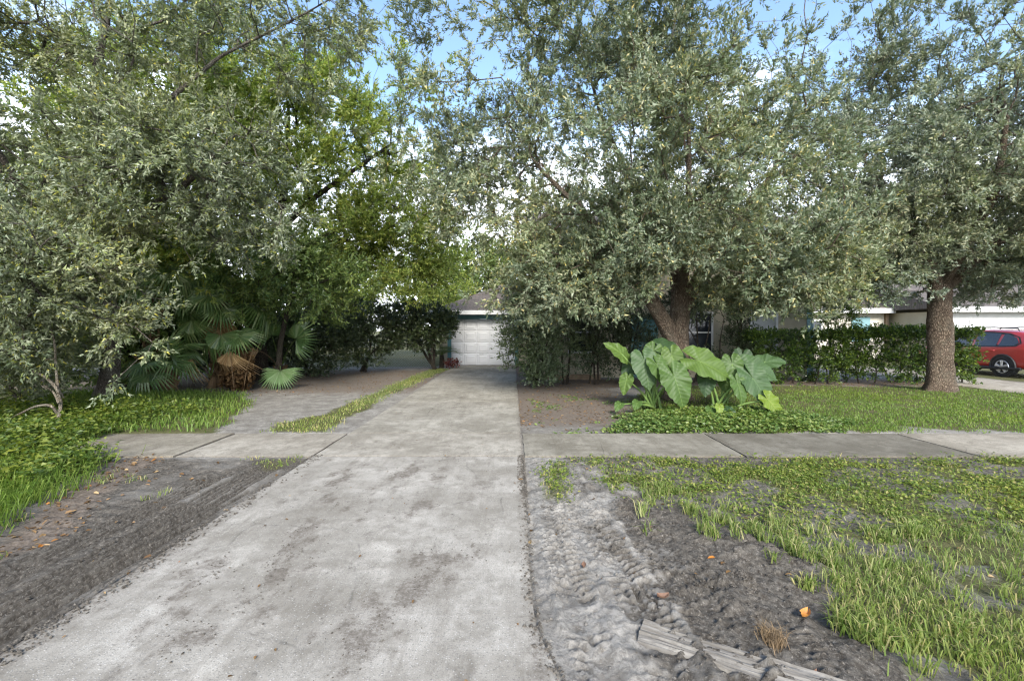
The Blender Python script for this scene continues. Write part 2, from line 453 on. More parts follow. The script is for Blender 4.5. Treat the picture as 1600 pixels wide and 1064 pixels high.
M['clod'] = mat_plain('soil_clods', (0.151, 0.140, 0.121), (0.055, 0.051, 0.043), 9, 0.95, spec=0.15)
M['asphalt'] = mat_plain('asphalt', (0.055, 0.055, 0.055), (0.04, 0.04, 0.04), 30, 0.9, bmp=0.3)
M['stucco'] = mat_plain('cream_stucco', (0.403, 0.360, 0.266), (0.353, 0.310, 0.223), 2.0, 0.9, bmp=0.25, bscale=45, spec=0.2)
M['stucco_white'] = mat_plain('pale_stucco', (0.592, 0.560, 0.480), (0.528, 0.496, 0.416), 2.0, 0.9, bmp=0.2, bscale=45, spec=0.2)
M['white'] = mat_plain('white_paint', (0.663, 0.663, 0.646), (0.561, 0.561, 0.535), 3.0, 0.5)
M['door_white'] = mat_plain('garage_door_paint', (0.629, 0.633, 0.637), (0.561, 0.565, 0.570), 1.5, 0.45)
M['teal'] = mat_plain('teal_paint', (0.090, 0.211, 0.221), (0.068, 0.171, 0.180), 5.0, 0.55)
M['teal_light'] = mat_plain('light_teal_paint', (0.196, 0.339, 0.368), (0.156, 0.291, 0.321), 5.0, 0.55)
M['glass'] = mat_plain('window_glass', (0.02, 0.025, 0.03), (0.03, 0.035, 0.04), 2.0, 0.06, spec=0.6)
M['blind'] = mat_plain('window_blind', (0.416, 0.424, 0.400), (0.352, 0.360, 0.344), 6.0, 0.6)
M['galv'] = mat_plain('galvanised_steel', (0.45, 0.46, 0.46), (0.34, 0.35, 0.35), 12, 0.45, metal=0.8)
M['timber'] = mat_plain('weathered_timber', (0.264, 0.192, 0.128), (0.160, 0.120, 0.080), 9, 0.85, bmp=0.4, bscale=30)
M['rubber'] = mat_plain('tyre_rubber', (0.022, 0.022, 0.023), (0.03, 0.03, 0.03), 8, 0.75)
M['alloy'] = mat_plain('alloy_wheel', (0.62, 0.62, 0.63), (0.5, 0.5, 0.51), 6, 0.3, metal=0.7)
M['plastic'] = mat_plain('black_trim', (0.022, 0.022, 0.024), (0.03, 0.03, 0.03), 8, 0.55)
M['carglass'] = mat_plain('tinted_car_glass', (0.030, 0.035, 0.038), (0.02, 0.022, 0.025), 3, 0.05, spec=0.8)
M['redlamp'] = mat_plain('red_lamp_lens', (0.30, 0.01, 0.01), (0.22, 0.01, 0.01), 5, 0.15)
m_, t_, b_, o_ = newmat('red_car_paint')
b_.inputs['Base Color'].default_value = (0.30, 0.022, 0.016, 1)
t_.links.new(mixc(t_, rng(t_, noise(t_, objc(t_), 3, 4), 0.4, 0.7), (0.46, 0.030, 0.022), (0.40, 0.026, 0.02)), b_.inputs['Base Color'])
b_.inputs['Metallic'].default_value = 0.15; b_.inputs['Roughness'].default_value = 0.32
b_.inputs['Coat Weight'].default_value = 0.9; b_.inputs['Coat Roughness'].default_value = 0.06
M['carpaint'] = m_
m_, t_, b_, o_ = newmat('brown_shingles')
pp = objc(t_)
br = N(t_, 'ShaderNodeTexBrick', {'Vector': pp, 'Color1': (0.105, 0.085, 0.070, 1), 'Color2': (0.155, 0.125, 0.105, 1), 'Mortar': (0.05, 0.042, 0.036, 1), 'Scale': 1.0, 'Mortar Size': 0.012, 'Brick Width': 0.33, 'Row Height': 0.15})
t_.links.new(mixc(t_, rng(t_, noise(t_, pp, 1.2, 6, 0.7), 0.42, 0.7), br.outputs['Color'], (0.075, 0.065, 0.056)), b_.inputs['Base Color'])
b_.inputs['Roughness'].default_value = 0.92
bump(t_, b_, noise(t_, pp, 50, 3), 0.4, 0.01)
M['shingle'] = m_

# ------------------------------------------------------------------ ground, driveway, sidewalk
DX0, DX1 = -2.62, 0.135                # driveway edges
SY0, SY1 = 5.86, 7.17                  # sidewalk edges
def on_slab(x, y, grow=0.0):
    g = grow
    flare = np.clip(2.55 - y, 0, 3)
    r = DX1 + 0.30 * flare ** 1.25
    l = DX0 - 0.10 * np.clip(2.1 - y, 0, 3) ** 1.3
    drive = (x > l - g) & (x < r + g) & (y < 20.75 + g)
    walk = (y > SY0 - g) & (y < SY1 + g) & (x > -6.4 - g) & (x < 15.0 + g)
    nd = (x > 13.2 - g) & (x < 15.9 + g) & (y < 22 + g)
    return drive | walk | nd
def gp(*pts): return [tuple(G(*p)[:2]) for p in pts]
LAWN_NEAR = gp((850, 713.1), (1000, 712.3)) + [(30, 5.8), (30, 1.0), (1.62, 1.0)] + gp((1385, 1064), (1335, 965), (1262, 890), (1165, 845), (1075, 812), (1000, 800), (965, 760), (930, 735))
LAWN_FAR = gp((985, 674), (968, 645), (985, 622)) + [(4.6, 13.4), (30, 13.0), (30, 7.2)]
PAD_L = gp((330, 678), (370, 655), (420, 622), (470, 600), (560, 588), (650, 588), (600, 606), (545, 634), (512, 655), (430, 668), (405, 676))
WEED_L = [(-30, 3.0), (-4.4, 3.25)] + gp((0, 843), (60, 795), (120, 755), (190, 720), (232, 694), (175, 683), (190, 668)) + [(-5.5, 7.6), (-30, 7.6)]
BANK_L = gp((190, 675), (330, 675), (372, 652), (405, 628), (380, 612)) + [(-30, 12.5), (-30, 7.2)]
STRIP_L = gp((400, 675), (515, 675), (560, 645), (620, 612), (700, 577), (686, 572), (640, 588), (596, 606), (540, 630), (505, 648), (430, 660))
VERGE_PATCH = gp((832, 715), (905, 714), (905, 760), (885, 785), (832, 780))
VERGE_PATCH2 = gp((385, 714), (480, 714), (430, 745), (395, 735))
def zones(x, y):
    """turf, damp, litter cover at a ground point"""
    w = (fbm(x, y, 0.9, 5) - 0.5) * 1.1 + (fbm(x, y, 0.22, 9) - 0.5) * 0.45
    turf = sstep(-0.25, 0.4, polysd(LAWN_NEAR, x, y) * 1.1 + w * 1.0)
    thin = sstep(0.40, 0.60, fbm(x, y, 0.55, 15))
    turf = turf * (1 - 0.72 * (1 - thin) * sstep(5.5, 0.0, polysd(LAWN_NEAR, x, y)))
    turf = np.maximum(turf, sstep(-0.2, 0.4, polysd(LAWN_FAR, x, y) + w))
    turf = np.maximum(turf, 0.75 * sstep(-0.1, 0.3, polysd(WEED_L, x, y) + w * 0.5))
    turf = np.maximum(turf, sstep(-0.2, 0.3, polysd(BANK_L, x, y) + w * 0.6))
    turf = np.maximum(turf, 0.85 * sstep(-0.1, 0.25, polysd(STRIP_L, x, y) + w * 0.5))
    turf = np.maximum(turf, 0.6 * sstep(-0.05, 0.25, polysd(VERGE_PATCH, x, y) + w * 0.4))
    turf = np.maximum(turf, 0.55 * sstep(-0.05, 0.25, polysd(VERGE_PATCH2, x, y) + w * 0.4))
    far = sstep(19.3, 20.5, y) * (1 - sstep(-3.6, -3.2, x) * sstep(12, 11.5, x))
    turf = np.maximum(turf, far)
    turf = np.maximum(turf, sstep(16.0, 16.5, x) * sstep(7.0, 8.0, y))
    damp = np.zeros_like(x)
    damp = np.maximum(damp, (0.62 + 0.38 * sstep(.40, .6, fbm(x, y, .7, 22))) * (x < DX0) * sstep(6.0, 5.6, y))
    rdirt = (x > DX1) * (y < 6) * (1 - turf)
    damp = np.maximum(damp, rdirt * (0.20 + 0.76 * sstep(0.30, 1.45, x + (fbm(x, y, 0.6, 21) - 0.5) * 1.3 + (fbm(x, y, 0.12, 23) - .5) * .9)))
    damp = np.maximum(damp, 0.45 * (y > 7.1) * (x > DX1) * (x < 3))
    damp = np.maximum(damp, 0.3 * (x < DX0) * (y > 7.1))
    lit = np.zeros_like(x)
    lit = np.maximum(lit, 0.75 * sstep(7.0, 8.2, y) * (x > DX1) * sstep(3.2, 2.2, x))                    # by the drive, under the oak
    lit = np.maximum(lit, 0.8 * sstep(12.6, 13.2, y) * sstep(15.5, 15.0, y) * (x > 0))                   # hedge foot
    lit = np.maximum(lit, 0.7 * sstep(10.5, 12.5, y) * (x < -2.7) * sstep(19.5, 18, y))
    dl = polysd(WEED_L, x, y)
    lit = np.maximum(lit, 0.85 * np.exp(-((dl + 0.2) / 0.28) ** 2) * (y < 5.9) * (y > 3))
    lit = np.maximum(lit, 0.7 * (x < -9) * sstep(8, 9, y) * sstep(19, 17, y))
    return turf, damp, lit * (1 - turf * 0.7)

def track(x, y, p0, p1, width, kind, wob=0.0):
    """tyre print pressed into the soil: returns depth pattern"""
    p0 = np.array(p0); p1 = np.array(p1); L = np.linalg.norm(p1 - p0); d = (p1 - p0) / L
    s = (x - p0[0]) * d[0] + (y - p0[1]) * d[1]
    t = -(x - p0[0]) * d[1] + (y - p0[1]) * d[0] + wob * np.sin(s * 1.7)
    m = sstep(width / 2 + 0.05, width / 2 - 0.02, np.abs(t)) * sstep(-0.15, 0.1, s) * sstep(L + 0.15, L - 0.1, s)
    berm = np.exp(-((np.abs(t) - width / 2 - 0.035) / 0.03) ** 2) * 0.022 * sstep(-0.1, 0.1, s) * sstep(L + .1, L - .1, s)
    if kind == 'lug':
        ph = s / 0.066 + np.abs(t) * 5.0 + 0.35 * np.sign(t) + 1.2 * fbm(x, y, 0.5, 34)
        h = 0.024 * np.clip(np.sin(ph * 2 * math.pi) * 2.2, -1, 1) * sstep(0.012, 0.025, np.abs(t))
        h = h * sstep(0.36, 0.52, fbm(x, y, 0.24, 33)) * 1.0 + (fbm(x, y, 0.09, 37, 3, .7) - .5) * 0.045
        return m * sstep(0.22, 0.42, fbm(x, y, 0.5, 38)), h - 0.014, berm * 0.6
    h = 0.027 * np.clip(np.sin(t / 0.062 * 2 * math.pi + 1.5 * fbm(x, y, 0.5, 35)) * 1.6, -1, 1) * (0.5 + fbm(x, y, 0.4, 36)) + 0.005 * np.sin(s / 0.05 * 2 * math.pi + 9 * np.sin(t * 30))
    return m, h - 0.022, berm
TRACKS = [((0.62, 5.6), (0.80, 1.5), 0.26, 'lug', 0.04), ((1.15, 4.4), (1.12, 1.5), 0.28, 'lug', 0.06),
          ((2.15, 3.35), (0.78, 2.72), 0.26, 'lug', 0.03), ((1.95, 3.55), (1.35, 1.9), 0.24, 'lug', 0.05),
          ((0.36, 4.4), (0.42, 1.9), 0.2, 'lug', 0.02),
          ((-2.92, 5.5), (-2.98, 1.2), 0.34, 'groove', 0.02), ((-3.30, 5.0), (-3.42, 1.2), 0.26, 'groove', 0.02),
          ((-2.75, 4.6), (-2.78, 1.2), 0.14, 'groove', 0.01)]
def height(x, y):
    turf, damp, lit = zones(x, y)
    bare = 1 - turf
    h = -0.018 + (fbm(x, y, 1.6, 2) - 0.5) * 0.05 + (fbm(x, y, 0.3, 6) - 0.5) * 0.02
    near = sstep(6.2, 5.6, y)
    churn = bare * near * (x > DX1)
    h = h + churn * ((fbm(x, y, 0.12, 11, 3, .75) - 0.5) * 0.085 + (fbm(x, y, 0.6, 13, 3) - 0.55) * 0.06 * sstep(0.5, 1.2, x))
    h = h + bare * near * (x < DX0) * (fbm(x, y, 0.11, 14, 3, .75) - 0.5) * 0.055
    for (p0, p1, w, k, wb) in TRACKS:
        m, d, berm = track(x, y, p0, p1, w, k, wb)
        m = m * near
        h = h * (1 - 0.75 * m) + m * d + berm * near
    # a churned heap and a rut past the lawn edge
    h = h + 0.035 * np.exp(-(((x - 1.72) / 0.30) ** 2 + ((y - 3.45) / 0.22) ** 2)) - 0.05 * np.exp(-(((x - 1.95) / 0.35) ** 2 + ((y - 2.75) / 0.30) ** 2))
    h = h + 0.16 * sstep(0, 2.5, polysd(WEED_L, x, y)) + 0.10 * sstep(0, 2, polysd(BANK_L, x, y))
    h = h + 0.05 * np.exp(-(((x - 11.34) / 1.1) ** 2 + ((y - 11.9) / 0.9) ** 2))
    s0 = on_slab(x, y, 0.004)
    edge = on_slab(x, y, 0.10)
    h = np.where(edge, np.minimum(h, -0.010 - 0.012 * vnoise(x, y, 0.08, 8)), h)
    return np.where(s0, -0.028, h)
def axis(*segs):
    out = []
    for a, b, st in segs:
        n = max(1, int(round((b - a) / st)))
        out += list(a + (b - a) * np.arange(n) / n)
    out.append(segs[-1][1])
    return np.array(out)
gx = axis((-400, -60, 40), (-60, -16, 4), (-16, -8, 0.4), (-8, -4.6, 0.1), (-4.6, -3.65, 0.04), (-3.65, DX0 - .006, 0.0125), (DX0 - .006, DX0 + .03, 0.018), (DX0 + .03, DX1 - 0.01, 0.4),
          (DX1 - 0.01, DX1 + .006, 0.016), (DX1 + .006, 2.5, 0.018), (2.5, 4.5, 0.05), (4.5, 14, 0.16), (14, 24, 0.5), (24, 64, 4), (64, 400, 40))
gy = axis((-60, -10, 10), (-10, 1.7, 0.45), (1.7, 4.4, 0.019), (4.4, SY0 - .006, 0.03), (SY0 - .006, SY0 + .03, 0.018), (SY0 + .03, SY1 - .02, 0.3),
          (SY1 - .02, SY1 + .01, 0.015), (SY1 + .01, 14, 0.11), (14, 24, 0.4), (24, 70, 4), (70, 600, 50))
GX, GY = np.meshgrid(gx, gy)
GZ = height(GX, GY)
nx, ny = len(gx), len(gy)
vi = np.arange(nx * ny).reshape(ny, nx)
gf = np.stack([vi[:-1, :-1], vi[:-1, 1:], vi[1:, 1:], vi[1:, :-1]], -1).reshape(-1, 4)
ga = Acc().add(np.stack([GX, GY, GZ], -1).reshape(-1, 3), gf)
gme = ga.mesh('ground', True)
tz, dz, lz = zones(GX, GY)
for (p0, p1, w_, k_, wb_) in TRACKS:
    m_, d_, b_2 = track(GX, GY, p0, p1, w_, k_, wb_)
    dz = dz + m_ * np.where(d_ < -0.016, 0.42, 0.02) * (GY < 6) - np.where(b_2 > 0.006, .12, 0)
dz = np.clip(dz, 0, 1)
ca = gme.color_attributes.new('zone', 'FLOAT_COLOR', 'POINT')
ca.data.foreach_set('color', np.stack([tz, dz, lz, np.ones_like(tz)], -1).astype(np.float32).reshape(-1))
ground = link('ground', gme, M['ground'], kind='structure')

def gz(x, y):
    x = np.asarray(x, float); y = np.asarray(y, float)
    z = height(x, y)
    return np.where(on_slab(x, y), 0.0, z)

def slab(name, parent, x0, x1, y0, y1, tint, soil=lambda x, y: 0 * x, lft=None, rgt=None, z=0.0, tilt=0.0, step=0.09, seed=0):
    """one concrete slab with worn uneven edges"""
    nx_, ny_ = max(2, int((x1 - x0) / step) + 1), max(2, int((y1 - y0) / step) + 1)
    u, v = np.meshgrid(np.linspace(0, 1, nx_), np.linspace(0, 1, ny_))
    Y = y0 + (y1 - y0) * v
    L = x0 if lft is None else lft(Y); R = x1 if rgt is None else rgt(Y)
    X = L + (R - L) * u
    ex = (np.minimum(u, 1 - u) * (x1 - x0) < 0.01); ey = (np.minimum(v, 1 - v) * (y1 - y0) < 0.01)
    X = X + ex * np.where(u < .5, 1, -1) * (fbm(Y, Y * 0 + seed, 0.18, 3 + seed % 7) * 0.022)
    Y = Y + ey * np.where(v < .5, 1, -1) * (fbm(X, X * 0 + seed, 0.18, 4 + seed % 7) * 0.010)
    Z = z + tilt * (u - .5) - 0.006 * (ex | ey) + (fbm(X, Y, 0.8, 17) - .5) * 0.006
    n = nx_ * ny_
    idx = np.arange(n).reshape(ny_, nx_)
    f = np.stack([idx[:-1, :-1], idx[:-1, 1:], idx[1:, 1:], idx[1:, :-1]], -1).reshape(-1, 4)
    a = Acc().add(np.stack([X, Y, Z], -1).reshape(-1, 3), f)
    ring = np.concatenate([idx[0, :], idx[1:, -1], idx[-1, -2::-1], idx[-2:0:-1, 0]])
    top = np.stack([X, Y, Z], -1).reshape(-1, 3)[ring]
    bot = top.copy(); bot[:, 2] -= 0.11
    k = len(ring); i = np.arange(k); j = (i + 1) % k
    a.add(np.vstack([top, bot]), np.stack([i, k + i, k + j, j], -1))
    me = a.mesh(name, False)
    at = me.attributes.new('soil', 'FLOAT', 'POINT')
    sv_ = np.concatenate([np.clip(soil(X, Y), 0, 1).reshape(-1) * np.ones(n), np.ones(2 * k) * 0.85])
    at.data.foreach_set('value', sv_.astype(np.float32))
    o = link(name, me, M['concrete'], parent)
    o.color = (tint[0], tint[1], tint[2], 1)
    return o
drive = struct('driveway')
fr_ = np.random.default_rng(77)
FOOT = []
for (xa, ya, xb, yb, n_, sp_) in ((-1.95, 5.6, -1.55, 2.6, 46, .10), (-1.15, 5.7, -1.45, 3.7, 26, .07), (-0.75, 5.8, -0.95, 3.9, 16, .07), (-1.25, 11, -1.05, 6.2, 26, .10), (-0.5, 3.4, -1.0, 2.0, 30, .14), (-2.2, 3.2, -1.6, 2.1, 22, .12)):
    for _ in range(n_):
        u = fr_.random(); FOOT.append((xa + (xb - xa) * u + fr_.normal() * sp_, ya + (yb - ya) * u + fr_.normal() * .06, .018 + .045 * fr_.random() ** 1.6, .9 + .5 * fr_.random()))
def edge_soil(x, y):
    e = np.exp(-np.abs(x - DX0) / 0.10) * sstep(5.5, 4.6, y) * 0.9 + np.exp(-np.abs(x - DX1) / 0.05) * 0.95 * (.4 + fbm(x, y, .4, 29) * 1.1)
    e = e + np.exp(-np.abs(y - 5.86) / 0.02) * 0.35 + np.exp(-np.abs(y - 3.64) / 0.025) * 0.5 * sstep(-0.3, -1.0, x)
    e = e + np.exp(-np.abs(x - DX0) / 0.25) * sstep(3.9, 3.2, y) * sstep(1.9, 2.5, y) * 0.8 * fbm(x, y, 0.2, 30)
    e = e + np.exp(-np.abs(y - 20.6) / 0.8) * 0.45
    # scuffed soil carried on to the drive by wheels and boots
    for (cx, cy, rx, ry, w) in ((-0.55, 3.0, .22, .30, .75), (-0.30, 3.25, .30, .10, .6), (-0.42, 4.55, .13, .5, .7), (-0.75, 2.3, .18, .3, .6), (-1.35, 2.5, .10, .35, .45), (-1.55, 4.35, .20, .12, .6), (-1.85, 4.0, .12, .35, .55), (-2.05, 4.9, .18, .22, .5), (-0.15, 5.0, .10, .6, .5), (-2.3, 6.4, .15, .5, .6), (-1.4, 9.5, .10, 1.6, .4), (-0.6, 8.2, .5, .6, .35)):
        q = ((x - cx) / rx) ** 2 + ((y - cy) / ry) ** 2
        e = e + .85 * w * np.exp(-q) * (0.25 + 1.3 * fbm(x, y, 0.13, 28))
    for cx, cy, r_, w in FOOT:
        m = (np.abs(x - cx) < .3) & (np.abs(y - cy) < .4)
        if m.any(): e = e + np.where(m, w * np.exp(-(((x - cx) / r_) ** 2 + ((y - cy) / (1.7 * r_)) ** 2)), 0)
    return e
dl = lambda y: DX0 - 0.10 * np.clip(2.1 - y, 0, 3) ** 1.3
dr = lambda y: DX1 + 0.30 * np.clip(2.55 - y, 0, 3) ** 1.25
ys = [-0.6, 5.855, 7.17, 10.3, 13.5, 17.1, 20.75]
tints = [(1.0, 1.0, 1.0), (.97, .96, .93), (.92, .92, .89), (.95, .95, .91), (.98, .97, .92), (.96, .95, .88)]
for i in range(6):
    slab('concrete_slab', drive, DX0, DX1, ys[i] + .004, ys[i + 1] - .004, tints[i], edge_soil, dl, dr, step=0.04 if i < 1 else 0.06 if i == 1 else 0.12, seed=i)
walk = struct('sidewalk')
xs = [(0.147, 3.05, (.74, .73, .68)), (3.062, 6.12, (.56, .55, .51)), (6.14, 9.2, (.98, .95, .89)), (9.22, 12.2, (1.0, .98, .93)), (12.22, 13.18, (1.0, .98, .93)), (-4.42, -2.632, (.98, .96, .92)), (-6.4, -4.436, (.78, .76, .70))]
def walk_soil(x, y):
    e = 0.55 * np.exp(-np.abs(y - SY1) / 0.10) * fbm(x, y, 0.6, 41) * 2 * (x > 3) + 0.5 * np.exp(-np.abs(y - SY0) / 0.06) * (x < 0)
    e = e + 0.55 * sstep(-4.0, -5.6, x) * fbm(x, y, 0.3, 42) * 1.6
    return e
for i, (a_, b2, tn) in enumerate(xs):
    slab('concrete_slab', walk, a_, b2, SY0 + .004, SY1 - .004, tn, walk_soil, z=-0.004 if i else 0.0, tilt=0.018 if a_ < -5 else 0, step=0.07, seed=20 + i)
ndr = struct('neighbour_driveway')
for i, (a_, b2) in enumerate(((1.0, 5.8), (5.82, 7.19), (7.21, 10.5), (10.52, 14.0), (14.02, 18.0), (18.02, 21.9))):
    slab('concrete_slab', ndr, 13.2, 15.9, a_, b2, (1.12, 1.08, 1.02), step=0.3, seed=40 + i)
rd = Acc().box((-200, -8.0, -0.30), (200, -0.9, -0.045))
rd.build('road', M['asphalt'], kind='structure')

# ------------------------------------------------------------------ foliage generators
def leaves(acc, p, d, n, L, W, fold=0.25, curl=0.0):
    """folded diamond leaves: p base, d direction, n normal, length, width (arrays)"""
    d = norm(d); s = norm(np.cross(d, n)); n = np.cross(s, d)
    L = np.broadcast_to(L, len(p))[:, None]; W = np.broadcast_to(W, len(p))[:, None]
    mid = p + d * L * 0.45
    a = mid + s * W * 0.5 + n * W * fold
    b = mid - s * W * 0.5 + n * W * fold
    tip = p + d * L - n * L * curl
    v = np.stack([p, a, tip, b], 1).reshape(-1, 3)
    i = np.arange(len(p))[:, None] * 4
    f = np.concatenate([i + np.array([[0, 1, 2]]), i + np.array([[0, 2, 3]])], 0)
    acc.add(v, f)
def slips(acc, p, d, n, L, W, twist=None):
    """small one-face leaves for big crowns"""
    d = norm(d); s = norm(np.cross(d, n))
    L = np.broadcast_to(L, len(p))[:, None]; W = np.broadcast_to(W, len(p))[:, None]
    v = np.stack([p + s * W * .5 + d * L * .12, p + d * L, p - s * W * .5], 1).reshape(-1, 3)
    acc.add(v, np.arange(len(v)).reshape(-1, 3))
def broad(acc, p, d, n, L, W, fold=0.12, curl=0.15):
    """six-point rounder leaf"""
    d = norm(d); s = norm(np.cross(d, n)); n = np.cross(s, d)
    L = np.broadcast_to(L, len(p))[:, None]; W = np.broadcast_to(W, len(p))[:, None]
    q = lambda u, w, z: p + d * L * u + s * W * w + n * W * z
    v = np.stack([p, q(.28, .48, fold), q(.68, .42, fold * .6 - curl * .3), q(1, 0, -curl), q(.68, -.42, fold * .6 - curl * .3), q(.28, -.48, fold)], 1).reshape(-1, 3)
    i = np.arange(len(p))[:, None] * 6
    acc.add(v, np.concatenate([i + np.array([[0, 1, 2, 3]]), i + np.array([[0, 3, 4, 5]])], 0))
def blades(acc, p, h, w, lean, bend, rg):
    k = len(p)
    th = rg.random(k) * 2 * math.pi
    s = np.stack([np.cos(th), np.sin(th), 0 * th], -1)
    ld = norm(lean)
    h = np.broadcast_to(h, k)[:, None]; w = np.broadcast_to(w, k)[:, None]; bend = np.broadcast_to(bend, k)[:, None]
    up = np.array([0, 0, 1.0])
    m = p + up * h * 0.6 + ld * h * 0.28 * bend
    tip = p + up * h * (1.0 - 0.45 * bend) + ld * h * 0.95 * bend
    v = np.stack([p - s * w / 2, p + s * w / 2, m + s * w * .42, m - s * w * .42, tip], 1).reshape(-1, 3)
    i = np.arange(k)[:, None] * 5
    acc.add(v, i + np.array([[0, 1, 2, 3]])); acc.v.append(np.zeros((0, 3)))
    acc.f.append(i + np.array([[3, 2, 4]]) + acc.n - 5 * k)
def rdir(k, rg):
    v = rg.normal(size=(k, 3)); return norm(v)

def sample_blobs(blobs, rg, cl=0, cs_=.34):
    out = []; cen = []
    for bl in blobs:
        kind, c, r, n = bl[:4]; bias = bl[4] if len(bl) > 4 else 0.45
        c = np.array(c, float); r = np.array(r, float)
        if kind == 'e':
            d = rdir(n, rg); rad = rg.random(n) ** bias
            out.append(c + d * rad[:, None] * r)
        else:
            q = rg.random((n, 3)) * 2 - 1
            k = rg.integers(0, 3, n); push = rg.random(n) < 0.6
            q[np.arange(n)[push], k[push]] = np.sign(q[np.arange(n)[push], k[push]]) * (1 - 0.2 * rg.random(push.sum()))
            q[:, 2] = np.maximum(q[:, 2], -1)
            out.append(c + q * r)
        if cl:
            q = out[-1]; nc = max(3, n // cl)
            hub = q[rg.integers(0, n, nc)]; own = rg.integers(0, nc, n)
            ax_ = norm(norm(hub - c) + rdir(nc, rg) * .8 + np.array([0, 0, -.15]))
            w_ = rg.normal(size=(n, 1))
            q2 = hub[own] + ax_[own] * w_ * cs_ * 1.3 + rg.normal(size=(n, 3)) * cs_ * np.array([.62, .62, .42])
            mixm = rg.random(n) < .85
            out[-1] = np.where(mixm[:, None], q2, q)
        cen.append(np.repeat(c[None], n, 0))
    return np.concatenate(out), np.concatenate(cen)

def plant(name, label, cat, base, paths, blobs, leafmat, bark, leaf=(0.085, 0.036), n_tw=6, n_lf=9, tw_len=0.34, seed=1, group=None,
          sag=0.0, up=0.25, trunk_sides=16, part=('trunk', 'crown'), r0=0.0055, broadleaf=False, keep=None, gnarl=0.06, thin_top=None, tw_bias=0.5, powr=2.3, leafjit=0.014, tube_min=0.0, cl=0, cs_=.34, slip=False):
    """woody plant: explicit trunk paths, then branches grown to points spread through the crown, with leafy twigs at their ends"""
    rg = np.random.default_rng(seed)
    base = np.array(base, float)
    th = thing(name, label, cat, base, group)
    att, cen = sample_blobs(blobs, rg, cl, cs_)
    if keep is not None:
        k = keep(att); att, cen = att[k], cen[k]
    if thin_top is not None:
        k = rg.random(len(att)) < thin_top(att); att, cen = att[k], cen[k]
    posn, par, rad, fix, dirn = [], [], [], [], []
    trunk_acc = Acc()
    for pi, (pts, rr) in enumerate(paths):
        pts = np.array(pts, float); rr = np.array(rr, float)
        seg = np.r_[0, np.cumsum(np.linalg.norm(np.diff(pts, axis=0), axis=1))]
        st = 0.10
        K = max(3, int(seg[-1] / st) + 1)
        s = np.linspace(0, seg[-1], K)
        q = np.stack([np.interp(s, seg, pts[:, c]) for c in range(3)], -1)
        for _ in range(3):
            q[1:-1] = 0.25 * q[:-2] + 0.5 * q[1:-1] + 0.25 * q[2:]
        r = np.interp(s, seg, rr)
        b0 = len(posn)
        # attach to nearest earlier node
        if b0:
            dd = np.linalg.norm(np.array(posn) - q[0], axis=1); pr = int(dd.argmin())
        else: pr = -1
        for i in range(K):
            posn.append(q[i]); par.append(pr if i == 0 else b0 + i - 1); rad.append(r[i]); fix.append(True)
            dirn.append(norm(q[min(i + 1, K - 1)] - q[max(i - 1, 0)]))
        ph = rg.random(4) * 6
        def disp(ki, thv, pp, ph=ph, r=r, s=s, root=(pi == 0 or pts[0][2] < 0.3)):
            z = s[ki]
            d = 1 + 0.07 * np.sin(3 * thv + ph[0] + z * 1.3) + 0.05 * np.sin(7 * thv + ph[1] + z * 2.7) + 0.06 * (vnoise(thv * 3 + ph[2], z * 5 + ph[3], 1.0, 7) - .5) * 2
            d = d + 0.05 * (vnoise(thv * 9, z * 22, 1.0, 12) - .5) * 2
            if root: d = d + np.exp(-z / 0.16) * (0.32 + 0.22 * np.sin(5 * thv + ph[2]))
            return d
        trunk_acc.tube(q - base, r, trunk_sides if r.max() > 0.06 else 7, disp=disp if r.max() > 0.05 else None)
    # grow branches
    posA = np.zeros((len(posn) + len(att) * 12, 3)); posA[:len(posn)] = posn
    dirA = np.zeros_like(posA); dirA[:len(posn)] = dirn
    n = len(posn)
    tn = np.array(posn)
    dist0 = np.array([np.linalg.norm(tn - a, axis=1).min() for a in att])
    order = np.argsort(dist0)
    tips = []
    for ai in order:
        a = att[ai]
        dv = a - posA[:n]; ds = np.linalg.norm(dv, axis=1) + 1e-6
        cs = (dv * dirA[:n]).sum(1) / ds
        cost = ds * (1.35 - 0.55 * cs)
        cost[(posA[:n, 2] - base[2]) < 0.12 * a[2]] *= 1.6
        j = int(cost.argmin())
        D = ds[j]; p0 = posA[j].copy(); d0 = dirA[j]
        k = int(min(10, max(1, math.ceil(D / 0.42))))
        ctrl = p0 + d0 * D * 0.32 + np.array([0, 0, up * D * 0.3])
        prev = j
        for q in range(1, k + 1):
            t = q / k
            pt = (1 - t) ** 2 * p0 + 2 * t * (1 - t) * ctrl + t * t * a
            if q < k: pt = pt + rg.normal(size=3) * gnarl * min(1, D)
            posA[n] = pt
            dirA[n] = norm(pt - posA[prev])
            par.append(prev); rad.append(0.0); fix.append(False)
            prev = n; n += 1
        tips.append(prev)
    posA = posA[:n]; par = np.array(par); fix = np.array(fix)
    acc_r = np.zeros(n); acc_r[tips] = r0 ** powr
    for i in range(n - 1, -1, -1):
        if acc_r[i] == 0: acc_r[i] = r0 ** powr
        if par[i] >= 0 and not fix[i]: acc_r[par[i]] += acc_r[i]
    rr_ = acc_r ** (1 / powr)
    for i in range(n):
        if fix[i]: rr_[i] = rad[i]
        elif par[i] >= 0: rr_[i] = min(rr_[i], rr_[par[i]] * 0.92)
    # chains
    kids = {}
    for i in range(n):
        if not fix[i]: kids.setdefault(int(par[i]), []).append(i)
    stack = []
    for i in range(n):
        if fix[i]:
            for c in kids.get(i, []): stack.append((i, c))
